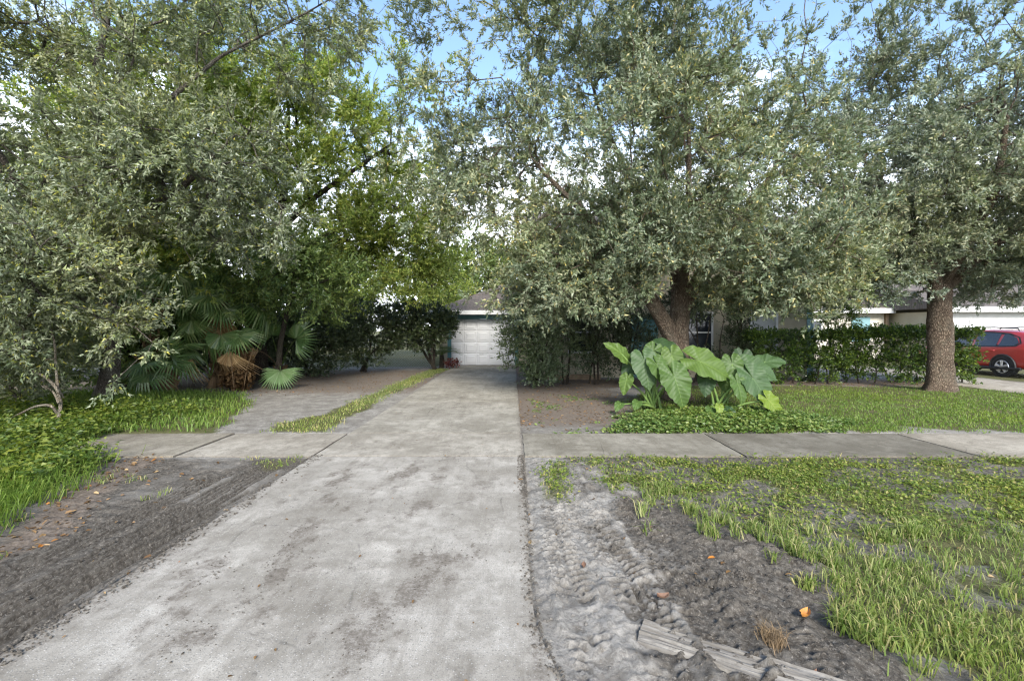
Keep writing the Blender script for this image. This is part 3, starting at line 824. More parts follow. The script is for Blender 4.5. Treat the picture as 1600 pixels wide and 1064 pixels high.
    while stack:
        pr, c = stack.pop()
        ch = [pr, c]
        cur = c
        while True:
            ks = kids.get(cur, [])
            if not ks: break
            ks = sorted(ks, key=lambda z: -rr_[z])
            for o in ks[1:]: stack.append((cur, o))
            cur = ks[0]; ch.append(cur)
        q = posA[ch]; r = rr_[ch].copy(); r[0] = min(r[0], r[1] * 1.15)
        mxr = r[1]
        if mxr < tube_min: continue
        trunk_acc.tube(q - base, r, 9 if mxr > 0.07 else 6 if mxr > 0.03 else 4 if mxr > 0.012 else 3)
    # twigs and leaves
    ta = posA[tips]; td = dirA[tips]
    ord_c = cen[order]
    outw = norm(ta - ord_c + td * 0.4)
    k = len(ta)
    tw = norm(np.repeat(outw, n_tw, 0) * tw_bias + np.repeat(td, n_tw, 0) * 0.35 + rdir(k * n_tw, rg) * 0.85 + np.array([0, 0, up * 0.6 - sag]))
    tp = np.repeat(ta, n_tw, 0)
    tl = tw_len * (0.55 + 0.9 * rg.random(k * n_tw))
    la = Acc()
    # twig sticks
    e = tp + tw * tl[:, None]
    sd = norm(np.cross(tw, np.array([0.3, 0.5, 0.8])))
    wv = r0 * 0.8
    v = np.stack([tp - sd * wv, tp + sd * wv, e], 1).reshape(-1, 3) - base
    trunk_acc.add(v, np.arange(len(v)).reshape(-1, 3))
    m = k * n_tw * n_lf
    t = rg.random(m) ** 0.75
    lp = np.repeat(tp, n_lf, 0) + np.repeat(tw * tl[:, None], n_lf, 0) * t[:, None] + rg.normal(size=(m, 3)) * leafjit
    ld = norm(np.repeat(tw, n_lf, 0) * 0.9 + rdir(m, rg) * 0.75 + np.array([0, 0, 0.1 - sag]))
    ln = norm(rdir(m, rg) * 0.8 + np.array([0, 0, 0.75]) + np.repeat(outw, n_tw * n_lf, 0) * 0.6)
    L = leaf[0] * (0.6 + 0.75 * rg.random(m)); W = leaf[1] * (0.65 + 0.7 * rg.random(m))
    (slips if slip else broad if broadleaf else leaves)(la, lp - base, ld, ln, L, W)
    trunk_acc.build(part[0], bark, th, smooth=True)
    la.build(part[1], leafmat, th, kind='stuff')
    return th

# ------------------------------------------------------------------ the house behind the oak
HY = 15.6                                            # front wall
house = thing('house', 'cream stucco house with brown shingle roof and white garage door at the drive end', 'house', (0, HY, 0))
def hpart(name, acc, mat, parent=house, smooth=False):
    for i in range(len(acc.v)): acc.v[i] = acc.v[i] - np.array(parent.matrix_basis.translation if parent is house else (0, HY, 0))
    o = acc.build(name, mat, parent, smooth)
    return o
EAVE2 = 5.1
hpart('front_wall', Acc().box((0.9, HY, -0.1), (10.4, HY + 0.2, EAVE2)), M['stucco'])
hpart('side_wall', Acc().box((0.9, HY + 0.203, -0.1), (1.1, 24.5, EAVE2 - 0.002)), M['stucco'])
hpart('side_wall', Acc().box((10.2, HY + 0.203, -0.1), (10.397, 24.5, EAVE2 - 0.002)), M['stucco'])
a = Acc()                                            # main roof, ridge along x
for (y0, z0, y1, z1) in ((HY - 0.55, EAVE2 - 0.02, 20.0, 6.75), (24.9, EAVE2 - 0.02, 20.0, 6.75)):
    t = 0.09
    v = [(0.4, y0, z0), (10.9, y0, z0), (10.9, y1, z1), (0.4, y1, z1), (0.4, y0, z0 + t), (10.9, y0, z0 + t), (10.9, y1, z1 + t), (0.4, y1, z1 + t)]
    a.add(v, [(0, 3, 2, 1), (4, 5, 6, 7), (0, 1, 5, 4), (1, 2, 6, 5), (2, 3, 7, 6), (3, 0, 4, 7)])
roof = hpart('roof', a, M['shingle'])
hpart('fascia', Acc().box((0.39, HY - 0.59, EAVE2 - 0.12), (10.91, HY - 0.555, EAVE2 + 0.10)), M['white'])
for xx in (1.0, 10.3):
    a = Acc().add([(xx, HY + 0.21, EAVE2 - .003), (xx, 24.4, EAVE2 - .003), (xx, 20.0, 6.72), (xx + .08, HY + 0.21, EAVE2 - .003), (xx + .08, 24.4, EAVE2 - .003), (xx + .08, 20.0, 6.72)], [(0, 1, 2), (3, 5, 4)])
    a.add([(xx, HY + .21, EAVE2), (xx + .08, HY + .21, EAVE2), (xx + .08, 20, 6.72), (xx, 20, 6.72)], [(0, 1, 2, 3)])
    hpart('gable_wall', a, M['stucco'])
hpart('corner_trim', Acc().box((10.24, HY - 0.025, 0), (10.46, HY - 0.002, EAVE2 - .13)), M['teal_light'])
def window(x0, x1, z0, z1, blind=True, y=HY):
    fr = Acc()
    for (p, q) in (((x0 - .07, y - .045, z0 - .07), (x0, y - .003, z1 + .07)), ((x1, y - .045, z0 - .07), (x1 + .07, y - .003, z1 + .07)),
                   ((x0, y - .044, z0 - .07), (x1, y - .003, z0)), ((x0, y - .044, z1), (x1, y - .003, z1 + .07)), ((x0, y - .036, (z0 + z1) / 2 - .025), (x1, y - .012, (z0 + z1) / 2 + .025))):
        fr.box(p, q)
    w = hpart('window', fr, M['white'])
    p = Acc().box((x0, y - .018, z0), (x1, y - .010, z1))
    for i in range(len(p.v)): p.v[i] = p.v[i] - np.array((0, HY, 0))
    p.build('pane', M['blind'] if blind else M['glass'], w)
    return w
window(8.30, 9.15, 0.9, 2.25)
window(2.0, 2.9, 0.9, 2.2, False)
window(5.9, 6.9, 0.9, 2.2, False)
window(2.6, 3.7, 3.4, 4.6, False)
window(8.2, 9.2, 3.4, 4.6, False)
dacc = Acc()                                          # front door, in shade behind the oak
dacc.box((4.1, HY - .04, 0.0), (5.05, HY - .003, 2.1))
dr_ = hpart('door', dacc, M['teal'])
for z0 in (0.25, 0.95, 1.5):
    for x0 in (4.22, 4.62):
        q = Acc().box((x0, -.055, z0), (x0 + .3, -.041, z0 + .45)); q.build('door_panel', M['teal'], dr_)
Acc().tube([(4.98, -.05, 1.02), (4.98, -.10, 1.02)], [.03, .035], 8, cap=True).build('handle', M['galv'], dr_)
hpart('planter_edge', Acc().box((1.05, HY - 0.85, 0.0), (2.9, HY - 0.72, 0.17)), M['timber'])
# garage wing
GY_ = 20.8; GXL, GXR = -3.40, 0.895
DL, DR, DH = -2.85, 0.10, 2.13
EG = 2.50
hpart('garage_wall', Acc().box((GXL, GY_, -0.1), (DL - 0.16, GY_ + 0.18, EG)), M['stucco'])
hpart('garage_wall', Acc().box((DR + 0.16, GY_, -0.1), (GXR, GY_ + 0.18, EG)), M['stucco'])
hpart('garage_wall', Acc().box((DL - 0.158, GY_ + .001, DH + 0.16), (DR + 0.158, GY_ + 0.18, EG - .001)), M['stucco'])
hpart('garage_wall', Acc().box((GXL, GY_ + 0.183, -0.1), (GXL + 0.18, 26.8, EG - .002)), M['stucco'])
hpart('door_trim', Acc().box((DL - 0.17, GY_ - 0.03, 0), (DL - 0.005, GY_ + 0.10, DH + 0.0)), M['teal'])
hpart('door_trim', Acc().box((DR + 0.005, GY_ - 0.03, 0), (DR + 0.17, GY_ + 0.10, DH + 0.0)), M['teal'])
hpart('door_trim', Acc().box((DL - 0.175, GY_ - 0.035, DH + 0.003), (DR + 0.175, GY_ + 0.10, DH + 0.20)), M['teal'])
gd = hpart('garage_door', Acc().box((DL, GY_ + 0.05, 0.0), (DR, GY_ + 0.10, DH)), M['door_white'])
PW, PH = (DR - DL) / 5, DH / 4
def panel_mesh(w, h):
    a = Acc(); i = 0.035; d = 0.022
    v = [(0, 0, 0), (w, 0, 0), (w, 0, h), (0, 0, h), (i, -d, i), (w - i, -d, i), (w - i, -d, h - i), (i, -d, h - i)]
    a.add(v, [(4, 5, 6, 7), (0, 1, 5, 4), (1, 2, 6, 5), (2, 3, 7, 6), (3, 0, 4, 7)])
    j = 0.085
    v = [(j, -d - .001, j), (w - j, -d - .001, j), (w - j, -d - .001, h - j), (j, -d - .001, h - j), (j + .04, -d - .016, j + .04), (w - j - .04, -d - .016, j + .04), (w - j - .04, -d - .016, h - j - .04), (j + .04, -d - .016, h - j - .04)]
    a.add(v, [(4, 5, 6, 7), (0, 1, 5, 4), (1, 2, 6, 5), (2, 3, 7, 6), (3, 0, 4, 7)])
    return a.mesh('door_panel')
pm = panel_mesh(PW - 0.012, PH - 0.014)
pm.materials.append(M['door_white'])
for r in range(4):
    for c in range(5):
        o = link('door_panel', pm, None, gd)
        o.location = (DL + c * PW + 0.006, GY_ + 0.048 - HY, r * PH + 0.007)
Acc().tube([(DL + 1.3, GY_ + .01 - HY, 0.5), (DL + 1.5, GY_ + .01 - HY, 0.5)], [.012, .012], 6, cap=True).build('handle', M['galv'], gd)
# garage hip roof
ov = 0.45
x0, x1, y0, y1 = GXL - ov + 0.1, GXR + 0.5, GY_ - ov - 0.1, 27.2
rx0, ry0 = x0 + 3.1, y0 + 3.4
zr = EG + 1.5
v = [(x0, y0, EG), (x1, y0, EG), (x1, y1, EG), (x0, y1, EG), (rx0, ry0, zr), (x1, ry0, zr), (rx0, y1, zr), (x1, y1, zr)]
v2 = [(p[0], p[1], p[2] - 0.07) for p in v[:4]]
a = Acc().add(v, [(0, 1, 5, 4), (3, 0, 4, 6), (4, 5, 7, 6)]).add(v2, [(0, 3, 2, 1)])
hpart('garage_roof', a, M['shingle'])
hpart('fascia', Acc().box((x0 - .03, y0 - .035, EG - 0.17), (x1, y0 - .003, EG + 0.02)), M['white'])
hpart('fascia', Acc().box((x0 - .032, y0 - .002, EG - 0.17), (x0 - .003, y1, EG + 0.02)), M['white'])
hpart('soffit', Acc().box((x0, y0, EG - 0.12), (x1, GY_ - .002, EG - 0.075)), M['stucco_white'])

# ------------------------------------------------------------------ neighbour's house
nh = thing('neighbour_house', 'pale single storey house with white fascia beyond the clipped hedge', 'house', (20, 25, 0))
def npart(name, acc, mat, parent=nh):
    for i in range(len(acc.v)): acc.v[i] = acc.v[i] - np.array((20, 25, 0))
    return acc.build(name, mat, parent)
npart('wall', Acc().box((14.0, 25.0, -.1), (20.9, 25.2, 2.62)), M['stucco_white'])
npart('garage_wall', Acc().box((21.3, 22.0, -.1), (29.5, 22.2, 2.55)), M['white'])
npart('garage_wall', Acc().box((21.1, 22.203, -.1), (21.297, 27.0, 2.548)), M['stucco'])
npart('corner_trim', Acc().box((21.26, 21.96, 0), (21.5, 21.998, 2.4)), M['teal_light'])
npart('shutter', Acc().box((18.9, 24.93, 1.0), (19.9, 24.998, 2.35)), M['teal_light'])
npart('fascia', Acc().box((13.6, 24.48, 2.55), (20.95, 24.52, 2.82)), M['white'])
npart('fascia', Acc().box((20.9, 21.5, 2.50), (29.9, 21.54, 2.76)), M['white'])
npart('downspout', Acc().box((20.72, 24.86, 0), (20.88, 24.998, 2.6)), M['timber'])
for (xa, xb, ya, yb, ze, zt) in ((13.5, 21.0, 24.5, 33.0, 2.75, 4.6), (20.8, 30.0, 21.5, 31.0, 2.70, 4.3)):
    ym = (ya + yb) / 2
    a = Acc().add([(xa, ya, ze), (xb, ya, ze), (xb, ym, zt), (xa, ym, zt), (xa, yb, ze), (xb, yb, ze)], [(0, 1, 2, 3), (3, 2, 5, 4), (0, 3, 4), (1, 5, 2)])
    a.add([(xa, ya, ze - .02), (xb, ya, ze - .02), (xb, yb, ze - .02), (xa, yb, ze - .02)], [(0, 3, 2, 1)])
    npart('roof', a, M['shingle'])
g2 = npart('garage_door', Acc().box((22.4, 21.955, 0.0), (27.2, 21.998, 2.13)), M['door_white'])
for r in range(4):
    for c in range(8):
        o = link('door_panel', pm, None, g2)
        o.location = (22.405 - 20 + c * 0.598, 21.953 - 25, r * PH + 0.007)
w = Acc()
for (p, q) in (((15.5, 24.95, 1.0), (15.58, 24.998, 2.2)), ((17.2, 24.95, 1.0), (17.28, 24.998, 2.2)), ((15.58, 24.951, 2.12), (17.2, 24.998, 2.2)), ((15.58, 24.951, 1.0), (17.2, 24.998, 1.08))): w.box(p, q)
w = npart('window', w, M['white'])
npart('pane', Acc().box((15.58, 24.97, 1.08), (17.2, 24.985, 2.12)), M['glass'], w)

# ------------------------------------------------------------------ parked red car, rear towards the street
car = thing('parked_car', 'red estate car with silver alloy wheels parked on grass before the white garage', 'car', (18.2, 14.8, 0.0))
LEN = 4.75
ss = np.array([0.0, 0.06, 0.25, 0.55, 1.0, 1.6, 2.2, 2.8, 3.15, 3.6, 4.1, 4.5, 4.7, 4.75])
bot = np.array([.42, .34, .30, .27, .26, .25, .25, .25, .25, .26, .28, .32, .40, .48])
belt = np.array([.92, .98, 1.02, 1.04, 1.03, 1.01, 0.99, 0.97, 0.96, 0.93, 0.89, 0.83, 0.76, 0.68])
top = np.array([.93, 1.20, 1.48, 1.58, 1.63, 1.66, 1.66, 1.60, 1.40, 1.00, 0.93, 0.86, 0.78, 0.69])
hw = np.array([.74, .82, .88, .915, .93, .935, .935, .93, .93, .92, .90, .85, .76, .66])
rw = np.array([.62, .62, .63, .64, .65, .66, .66, .66, .68, .80, .76, .70, .62, .55])
def ring(i):
    b, m_, t_, h_, r_ = bot[i], belt[i], top[i], hw[i], rw[i]
    r_ = min(r_, h_ - .05)
    t_ = max(t_, m_ + .012)
    half = [(0, b), (h_ * .86, b), (h_ * .97, b + .06), (h_, b + .22), (h_ * 1.0, (b + m_) / 2 + .05), (h_ * .985, m_ - .07), (h_ * .955, m_), (r_ + (h_ * .955 - r_) * .5, (m_ + t_) / 2 + .015), (r_ + .02, t_ - .06 * min(1, (t_ - m_) / .4)), (r_ - .10, t_ - .008), (0, t_ + .012)]
    return half + [(-x, z) for x, z in half[-2:0:-1]]
cv = np.array([[(x, ss[i], z) for x, z in ring(i)] for i in range(len(ss))])
K, S = cv.shape[:2]
a = Acc()
i = np.arange(K - 1)[:, None] * S; j = np.arange(S)[None, :]; k = (j + 1) % S
a.add(cv.reshape(-1, 3), np.stack([i + j, i + k, i + S + k, i + S + j], -1).reshape(-1, 4))
for e, fl in ((0, False), (K - 1, True)):
    c = cv[e].mean(0); idx = np.arange(S); ff = np.stack([np.full(S, S), (idx + 1) % S, idx], -1)
    a.add(np.vstack([cv[e], c]), ff[:, ::-1] if fl else ff)
body = a.build('body', M['carpaint'], car, smooth=True)
bmd = body.modifiers.new('soft', 'SUBSURF'); bmd.levels = 1; bmd.render_levels = 2
def skin(side, s, u, off=0.012):
    """point on the glasshouse side: s along the car, u from belt 0 to roof 1"""
    m_ = np.interp(s, ss, belt); t_ = max(np.interp(s, ss, top), m_ + .01); h_ = np.interp(s, ss, hw) * .955; r_ = min(np.interp(s, ss, rw), h_ - .04)
    return ((h_ + (r_ + .02 - h_) * u + off) * side, s, m_ + (t_ - .06 - m_) * u)
def glass(name, side, pts, mat=None, off=0.012):
    a = Acc(); n_ = len(pts)
    v = [skin(side, s, u, off) for s, u in pts]; v.append(tuple(np.mean(v, 0)))
    f = [(n_, q, (q + 1) % n_) for q in range(n_)]
    a.add(v, f if side > 0 else [g[::-1] for g in f])
    return a.build(name, mat or M['carglass'], car)
for sd in (-1, 1):
    glass('window_surround', sd, [(0.50, .30), (.62, .06), (1.0, .02), (2.0, .02), (2.95, .02), (3.25, .05), (2.95, .55), (2.72, .92), (2.2, .97), (1.5, .97), (.95, .93), (.62, .72)], M['plastic'], .006)
    glass('side_window', sd, [(.58, .32), (.68, .12), (1.18, .08), (1.10, .86), (.98, .86), (.70, .66)])
    glass('side_window', sd, [(1.26, .08), (2.02, .08), (1.98, .90), (1.20, .88)])
    glass('side_window', sd, [(2.12, .08), (2.95, .08), (2.88, .40), (2.66, .84), (2.08, .90)])
    a = Acc()
    a.tube([(sd * .60, .75, 1.60), (sd * .60, .80, 1.69), (sd * .60, 1.6, 1.735), (sd * .60, 2.4, 1.725), (sd * .60, 2.5, 1.66)], [.02] * 5, 6, cap=True)
    a.build('roof_rail', M['plastic'], car)
    for s_ in (1.35, 2.35):
        x_ = np.interp(s_, ss, hw)
        a = Acc().tube([(sd * (x_ * .99), s_ - .11, .90), (sd * (x_ + .035), s_ - .08, .905), (sd * (x_ + .035), s_ + .08, .905), (sd * (x_ * .99), s_ + .11, .90)], [.016] * 4, 6, cap=True)
        a.build('door_handle', M['carpaint'], car)
    a = Acc().box((sd * .60 - .18, -.02, .80), (sd * .60 + .18, .12, 1.14)); a.build('tail_light', M['redlamp'], car)
    a = Acc()
    a.tube([(sd * .90, .45, .30), (sd * .955, .9, .285), (sd * .965, 2.0, .28), (sd * .96, 3.2, .28), (sd * .93, 4.2, .31)], [.055] * 5, 6, cap=True)
    a.build('sill_trim', M['plastic'], car)
    x_ = .945
    a = Acc().tube([(sd * (x_ * .95), 2.95, 1.0), (sd * 1.06, 2.97, 1.05)], [.05, .09], 8, cap=True); a.build('door_mirror', M['carpaint'], car)
    for yc in (1.0, 3.72):
        # arch
        th_ = np.linspace(-0.15 * math.pi, 1.15 * math.pi, 20)
        a = Acc().tube([(sd * .925, yc + .40 * math.cos(q), .36 + .40 * math.sin(q)) for q in th_], [.035] * 20, 6); a.build('wheel_arch', M['plastic'], car)
        a = Acc(); q = np.linspace(0, 2 * math.pi, 28, endpoint=False)
        disc = [(sd * .938, yc + .395 * math.cos(z), .36 + .395 * math.sin(z)) for z in q] + [(sd * .938, yc, .36)]
        ff = [(28, z, (z + 1) % 28) for z in range(28)]
        a.add(disc, ff); a.build('wheel_well', M['plastic'], car)
        a = Acc()                                     # wheel
        prof = [(.20, .70), (.215, .90), (.225, .97), (.30, 1.0), (.335, .985), (.345, .93), (.345, .78), (.32, .70)]
        v = np.array([[(sd * .955 * x, yc + r_ * math.cos(z), .345 + r_ * math.sin(z)) for r_, x in prof] for z in q])
        S2 = len(prof); i = np.arange(28)[:, None]; j = np.arange(S2 - 1)[None, :]
        a.add(v.reshape(-1, 3), np.stack([i * S2 + j, i * S2 + j + 1, ((i + 1) % 28) * S2 + j + 1, ((i + 1) % 28) * S2 + j], -1).reshape(-1, 4))
        wh = a.build('wheel', M['rubber'], car, smooth=True)
        a = Acc(); X_ = sd * .948
        a.tube([(X_, yc + .215 * math.cos(z), .345 + .215 * math.sin(z)) for z in np.linspace(0, 2 * math.pi, 29)], [.016] * 29, 6)
        for sp in range(5):
            z = sp * 2 * math.pi / 5 + .3
            for dz_ in (-.13, .13):
                a.tube([(X_ + sd * .012, yc + .04 * math.cos(z), .345 + .04 * math.sin(z)), (X_ + sd * .002, yc + .215 * math.cos(z + dz_), .345 + .215 * math.sin(z + dz_))], [.032, .026], 6, cap=True)
        a.tube([(X_ - .01, yc, .345), (X_ + sd * .022, yc, .345)], [.05, .045], 10, cap=True)
        a.build('rim', M['alloy'], wh, smooth=False)
rwv = [(-.60, .05, 1.06), (.60, .05, 1.06), (.55, .245, 1.50), (-.55, .245, 1.50)]
Acc().add([(x, y - .03, z) for x, y, z in rwv], [(0, 1, 2, 3)]).build('rear_window', M['carglass'], car)
fwv = [(-.72, 3.62, 1.0), (.72, 3.62, 1.0), (.60, 2.95, 1.56), (-.60, 2.95, 1.56)]
Acc().add([(x, y + .05, z + .03) for x, y, z in fwv], [(0, 3, 2, 1)]).build('windscreen', M['carglass'], car)
Acc().box((-.80, -.06, .34), (.80, .10, .60)).build('rear_bumper', M['plastic'], car)
for sd in (-1, 1): Acc().box((sd * .62 - .14, 4.60, .62), (sd * .62 + .14, 4.74, .76)).build('headlight', M['alloy'], car)

# ------------------------------------------------------------------ oaks and other trees
plant('oak_tree', 'grey-green oak with forked trunk rising behind the elephant ear plants', 'tree', (3.93, 10.7, -0.03),
      [([(3.93, 10.7, -0.03), (3.97, 10.7, 0.9), (3.98, 10.7, 1.6), (4.0, 10.7, 2.4), (3.9, 10.8, 3.4), (3.6, 10.9, 4.8), (3.5, 10.8, 6.6), (3.3, 10.8, 8.6)], [.275, .24, .23, .20, .155, .10, .06, .015]),
       ([(3.86, 10.66, 1.25), (3.55, 10.55, 1.85), (3.2, 10.4, 2.35), (2.5, 10.1, 3.3), (1.6, 9.9, 4.2), (0.6, 9.9, 5.2), (-0.2, 10.0, 6.4)], [.19, .185, .16, .11, .07, .04, .012]),
       ([(4.02, 10.72, 2.0), (4.4, 10.6, 2.9), (5.0, 10.2, 3.9), (5.8, 9.9, 5.2), (6.3, 9.9, 6.8)], [.17, .13, .09, .05, .012]),
       ([(3.75, 10.85, 3.9), (3.0, 11.2, 5.2), (2.2, 11.2, 7.0), (1.6, 11.0, 9.0)], [.12, .08, .045, .012]),
       ([(4.0, 10.6, 2.6), (3.8, 9.7, 3.5), (3.5, 8.9, 4.4), (3.3, 8.4, 5.6)], [.12, .09, .06, .03])],
      [('e', (3.6, 9.9, 4.6), (4.0, 3.0, 2.1), 900), ('e', (3.3, 10.0, 7.2), (4.1, 3.2, 2.6), 700, 0.6),
       ('e', (0.8, 10.0, 2.95), (1.5, 1.3, 1.1), 240), ('e', (-0.6, 10.4, 4.7), (1.3, 1.4, 1.5), 160), ('e', (5.8, 9.4, 3.1), (1.7, 1.5, 1.0), 240),
       ('e', (2.5, 8.8, 3.3), (1.8, 1.0, 0.9), 190), ('e', (6.3, 10.2, 6.3), (1.6, 1.5, 1.8), 110), ('e', (0.0, 10.2, 6.6), (1.3, 1.3, 1.6), 80), ('e', (-1.3, 10.3, 5.6), (.9, 1.0, 1.3), 80), ('e', (-1.9, 10.0, 7.4), (1.2, 1.2, 1.2), 24), ('e', (-0.8, 10.0, 8.7), (1.6, 1.2, 1.0), 60), ('e', (1.5, 9.6, 2.6), (1.5, 1.0, .6), 130), ('e', (5.7, 10.0, 2.55), (1.7, 1.2, .55), 140), ('e', (3.4, 9.6, 8.6), (3.6, 1.8, 1.0), 150)],
      M['leaf_oak'], M['bark'], leaf=(0.079, 0.033), seed=11, cl=12, cs_=.40, tw_len=.32, n_lf=21, slip=True, leafjit=.02, keep=lambda p: p[:, 2] > 1.85 + 1.25 * np.exp(-((p[:, 0] - 3.45) / .75) ** 2) * (p[:, 1] < 11), r0=0.005)

plant('oak_tree', 'dense grey-leaved oak with single straight trunk before the clipped hedge', 'tree', (11.34, 11.9, 0.0),
      [([(11.34, 11.9, 0.0), (11.36, 11.9, 1.0), (11.34, 11.9, 2.2), (11.42, 11.9, 3.1), (11.6, 11.8, 4.2), (11.7, 11.7, 5.8), (11.6, 11.6, 8.0)], [.30, .265, .25, .22, .17, .12, .05]),
       ([(11.30, 11.88, 2.3), (11.0, 11.7, 3.1), (10.4, 11.4, 3.9), (9.4, 11.2, 4.9), (8.6, 11.1, 6.0)], [.15, .13, .10, .07, .03]),
       ([(11.42, 11.9, 2.7), (11.9, 11.6, 3.4), (12.7, 11.2, 4.3), (13.6, 11.2, 5.4)], [.14, .12, .09, .04]),
       ([(11.36, 11.8, 2.9), (11.2, 11.0, 3.8), (10.9, 10.1, 4.8), (10.6, 9.6, 6.2)], [.13, .11, .08, .04])],
      [('e', (10.4, 10.7, 6.3), (3.0, 2.6, 3.1), 860), ('e', (12.2, 10.6, 4.8), (2.1, 2.0, 1.8), 400), ('e', (9.8, 11.5, 3.9), (1.7, 1.5, 1.2), 270),
       ('e', (8.4, 11.1, 5.0), (1.2, 1.4, 1.9), 190), ('e', (14, 11.6, 6.6), (2.8, 2.8, 3.3), 300), ('e', (13.3, 12.0, 3.1), (1.5, 1.3, .8), 170), ('e', (9.0, 11.3, 8.2), (1.8, 1.8, 1.6), 120), ('e', (8.6, 12.0, 3.0), (1.5, 1.0, .8), 130), ('e', (11.0, 12.6, 3.6), (1.6, 1.0, .7), 120)],
      M['leaf_oak2'], M['bark'], leaf=(0.080, 0.035), seed=12, cl=11, cs_=.46, tw_len=.32, n_lf=20, slip=True, leafjit=.02, keep=lambda p: p[:, 2] > 2.3 + 1.15 * np.exp(-((p[:, 0] - 10.9) / .8) ** 2), r0=0.005)

plant('oak_tree', 'silvery-leaved oak sweeping pale branches low over the weedy bank', 'tree', (-9.4, 10.3, 0.05),
      [([(-9.4, 10.3, 0.0), (-9.15, 10.2, 0.8), (-8.95, 10.0, 1.8), (-8.9, 9.7, 3.0), (-8.6, 9.3, 4.5), (-8.3, 8.9, 6.5), (-7.9, 8.8, 8.2)], [.20, .17, .16, .14, .11, .08, .04]),
       ([(-9.0, 9.95, 2.2), (-8.2, 9.2, 3.2), (-7.2, 8.7, 3.9), (-6.2, 8.5, 4.4), (-5.2, 8.4, 5.3)], [.12, .10, .075, .05, .02]),
       ([(-9.0, 9.9, 2.0), (-8.7, 8.8, 2.4), (-8.2, 7.8, 2.7), (-7.6, 7.2, 2.6)], [.11, .09, .06, .025]),
       ([(-8.6, 9.3, 4.5), (-7.2, 8.9, 5.9), (-5.6, 8.6, 6.9), (-4.2, 8.5, 7.5), (-3.3, 8.5, 8.0)], [.07, .05, .03, .018, .008]),
       ([(-8.9, 9.7, 3.0), (-8.9, 8.3, 4.0), (-8.6, 7.2, 5.0)], [.11, .08, .03])],
      [('e', (-8.6, 8.4, 6.9), (2.7, 1.8, .9), 230), ('e', (-6.6, 8.4, 5.1), (2.1, 1.3, .75), 330), ('e', (-8.6, 8.0, 3.9), (2.4, 1.3, .8), 300), ('e', (-8.1, 7.4, 2.5), (1.35, 1.1, .8), 270), ('e', (-5.6, 8.7, 4.1), (1.0, .9, .6), 110),
       ('e', (-9.6, 8.2, 1.7), (1.4, 1.0, 1.0), 170), ('e', (-8.6, 7.3, 1.5), (1.0, .8, .65), 110), ('e', (-7.0, 7.8, 1.95), (.6, .6, .35), 36), ('e', (-4.8, 8.6, 7.2), (1.6, 1.5, 1.2), 110), ('e', (-3.5, 8.6, 7.7), (.8, 1, .8), 36), ('e', (-9.8, 7.4, 5.3), (1.6, 1.0, .9), 150), ('e', (-7.2, 9.0, 8.4), (2.4, 1.5, .9), 120)],
      M['leaf_silver'], M['bark_grey'], leaf=(0.072, 0.029), seed=13, cl=13, cs_=.44, tw_len=.32, n_lf=23, slip=True, leafjit=.018, keep=lambda p: p[:, 2] > 0.5, r0=0.0062, sag=0.1)

plant('laurel_oak_tree', 'tall yellow-green leafy tree beside the drive behind the fan palms', 'tree', (-8.2, 14.6, 0.0),
      [([(-8.2, 14.6, 0.0), (-8.25, 14.6, 1.5), (-8.1, 14.5, 3.0), (-7.6, 14.3, 4.6), (-7.1, 14.1, 6.4), (-6.9, 13.8, 8.6)], [.22, .19, .17, .14, .10, .04]),
       ([(-8.0, 14.5, 3.2), (-6.9, 14.4, 4.2), (-5.6, 14.4, 4.9), (-4.3, 14.6, 5.4)], [.12, .10, .07, .03]),
       ([(-7.5, 14.3, 4.8), (-6.2, 14.2, 5.9), (-4.9, 14.4, 6.9), (-3.9, 14.7, 7.8)], [.11, .08, .06, .03])],
      [('e', (-6.4, 13.7, 6.7), (3.1, 2.8, 3.1), 640), ('e', (-4.6, 14.5, 4.7), (2.0, 2.0, 1.8), 330), ('e', (-6.8, 12.7, 8.6), (2.2, 2.0, 1.9), 170), ('e', (-3.8, 15.0, 7.1), (1.4, 1.5, 1.5), 110), ('e', (-3.2, 15.5, 4.3), (1.4, 1.3, 1.3), 150), ('e', (-2.7, 15.6, 5.9), (1.0, 1.2, 1.4), 90), ('e', (-3.6, 13.6, 8.4), (1.4, 1.4, 1.2), 60)],
      M['leaf_yellow'], M['bark_dark'], leaf=(0.105, 0.042), seed=14, cl=12, cs_=.45, n_lf=17, slip=True, leafjit=.025, keep=lambda p: p[:, 2] > 2.6, r0=0.005)

plant('background_tree', 'bright green leafy tree filling the sky behind the silvery oak', 'tree', (-10.8, 12.6, 0.0),
      [([(-10.8, 12.6, 0), (-10.9, 12.5, 1.6), (-10.6, 12.4, 3.4), (-10.0, 12.2, 5.4), (-9.4, 12.0, 7.6)], [.2, .17, .14, .1, .04])],
      [('e', (-10.2, 12.0, 6.6), (3.2, 2.2, 3.3), 520), ('e', (-8.2, 11.8, 8.0), (1.9, 1.5, 1.8), 170), ('e', (-12.6, 11.6, 4.2), (2.0, 1.4, 2.2), 200), ('e', (-9.0, 11.6, 3.9), (1.6, 1.0, 1.0), 110)],
      M['leaf_yellow'], M['bark_dark'], leaf=(0.115, 0.05), n_tw=5, n_lf=16, seed=16, cl=12, cs_=.45, slip=True, leafjit=.03, keep=lambda p: p[:, 2] > 1.6)

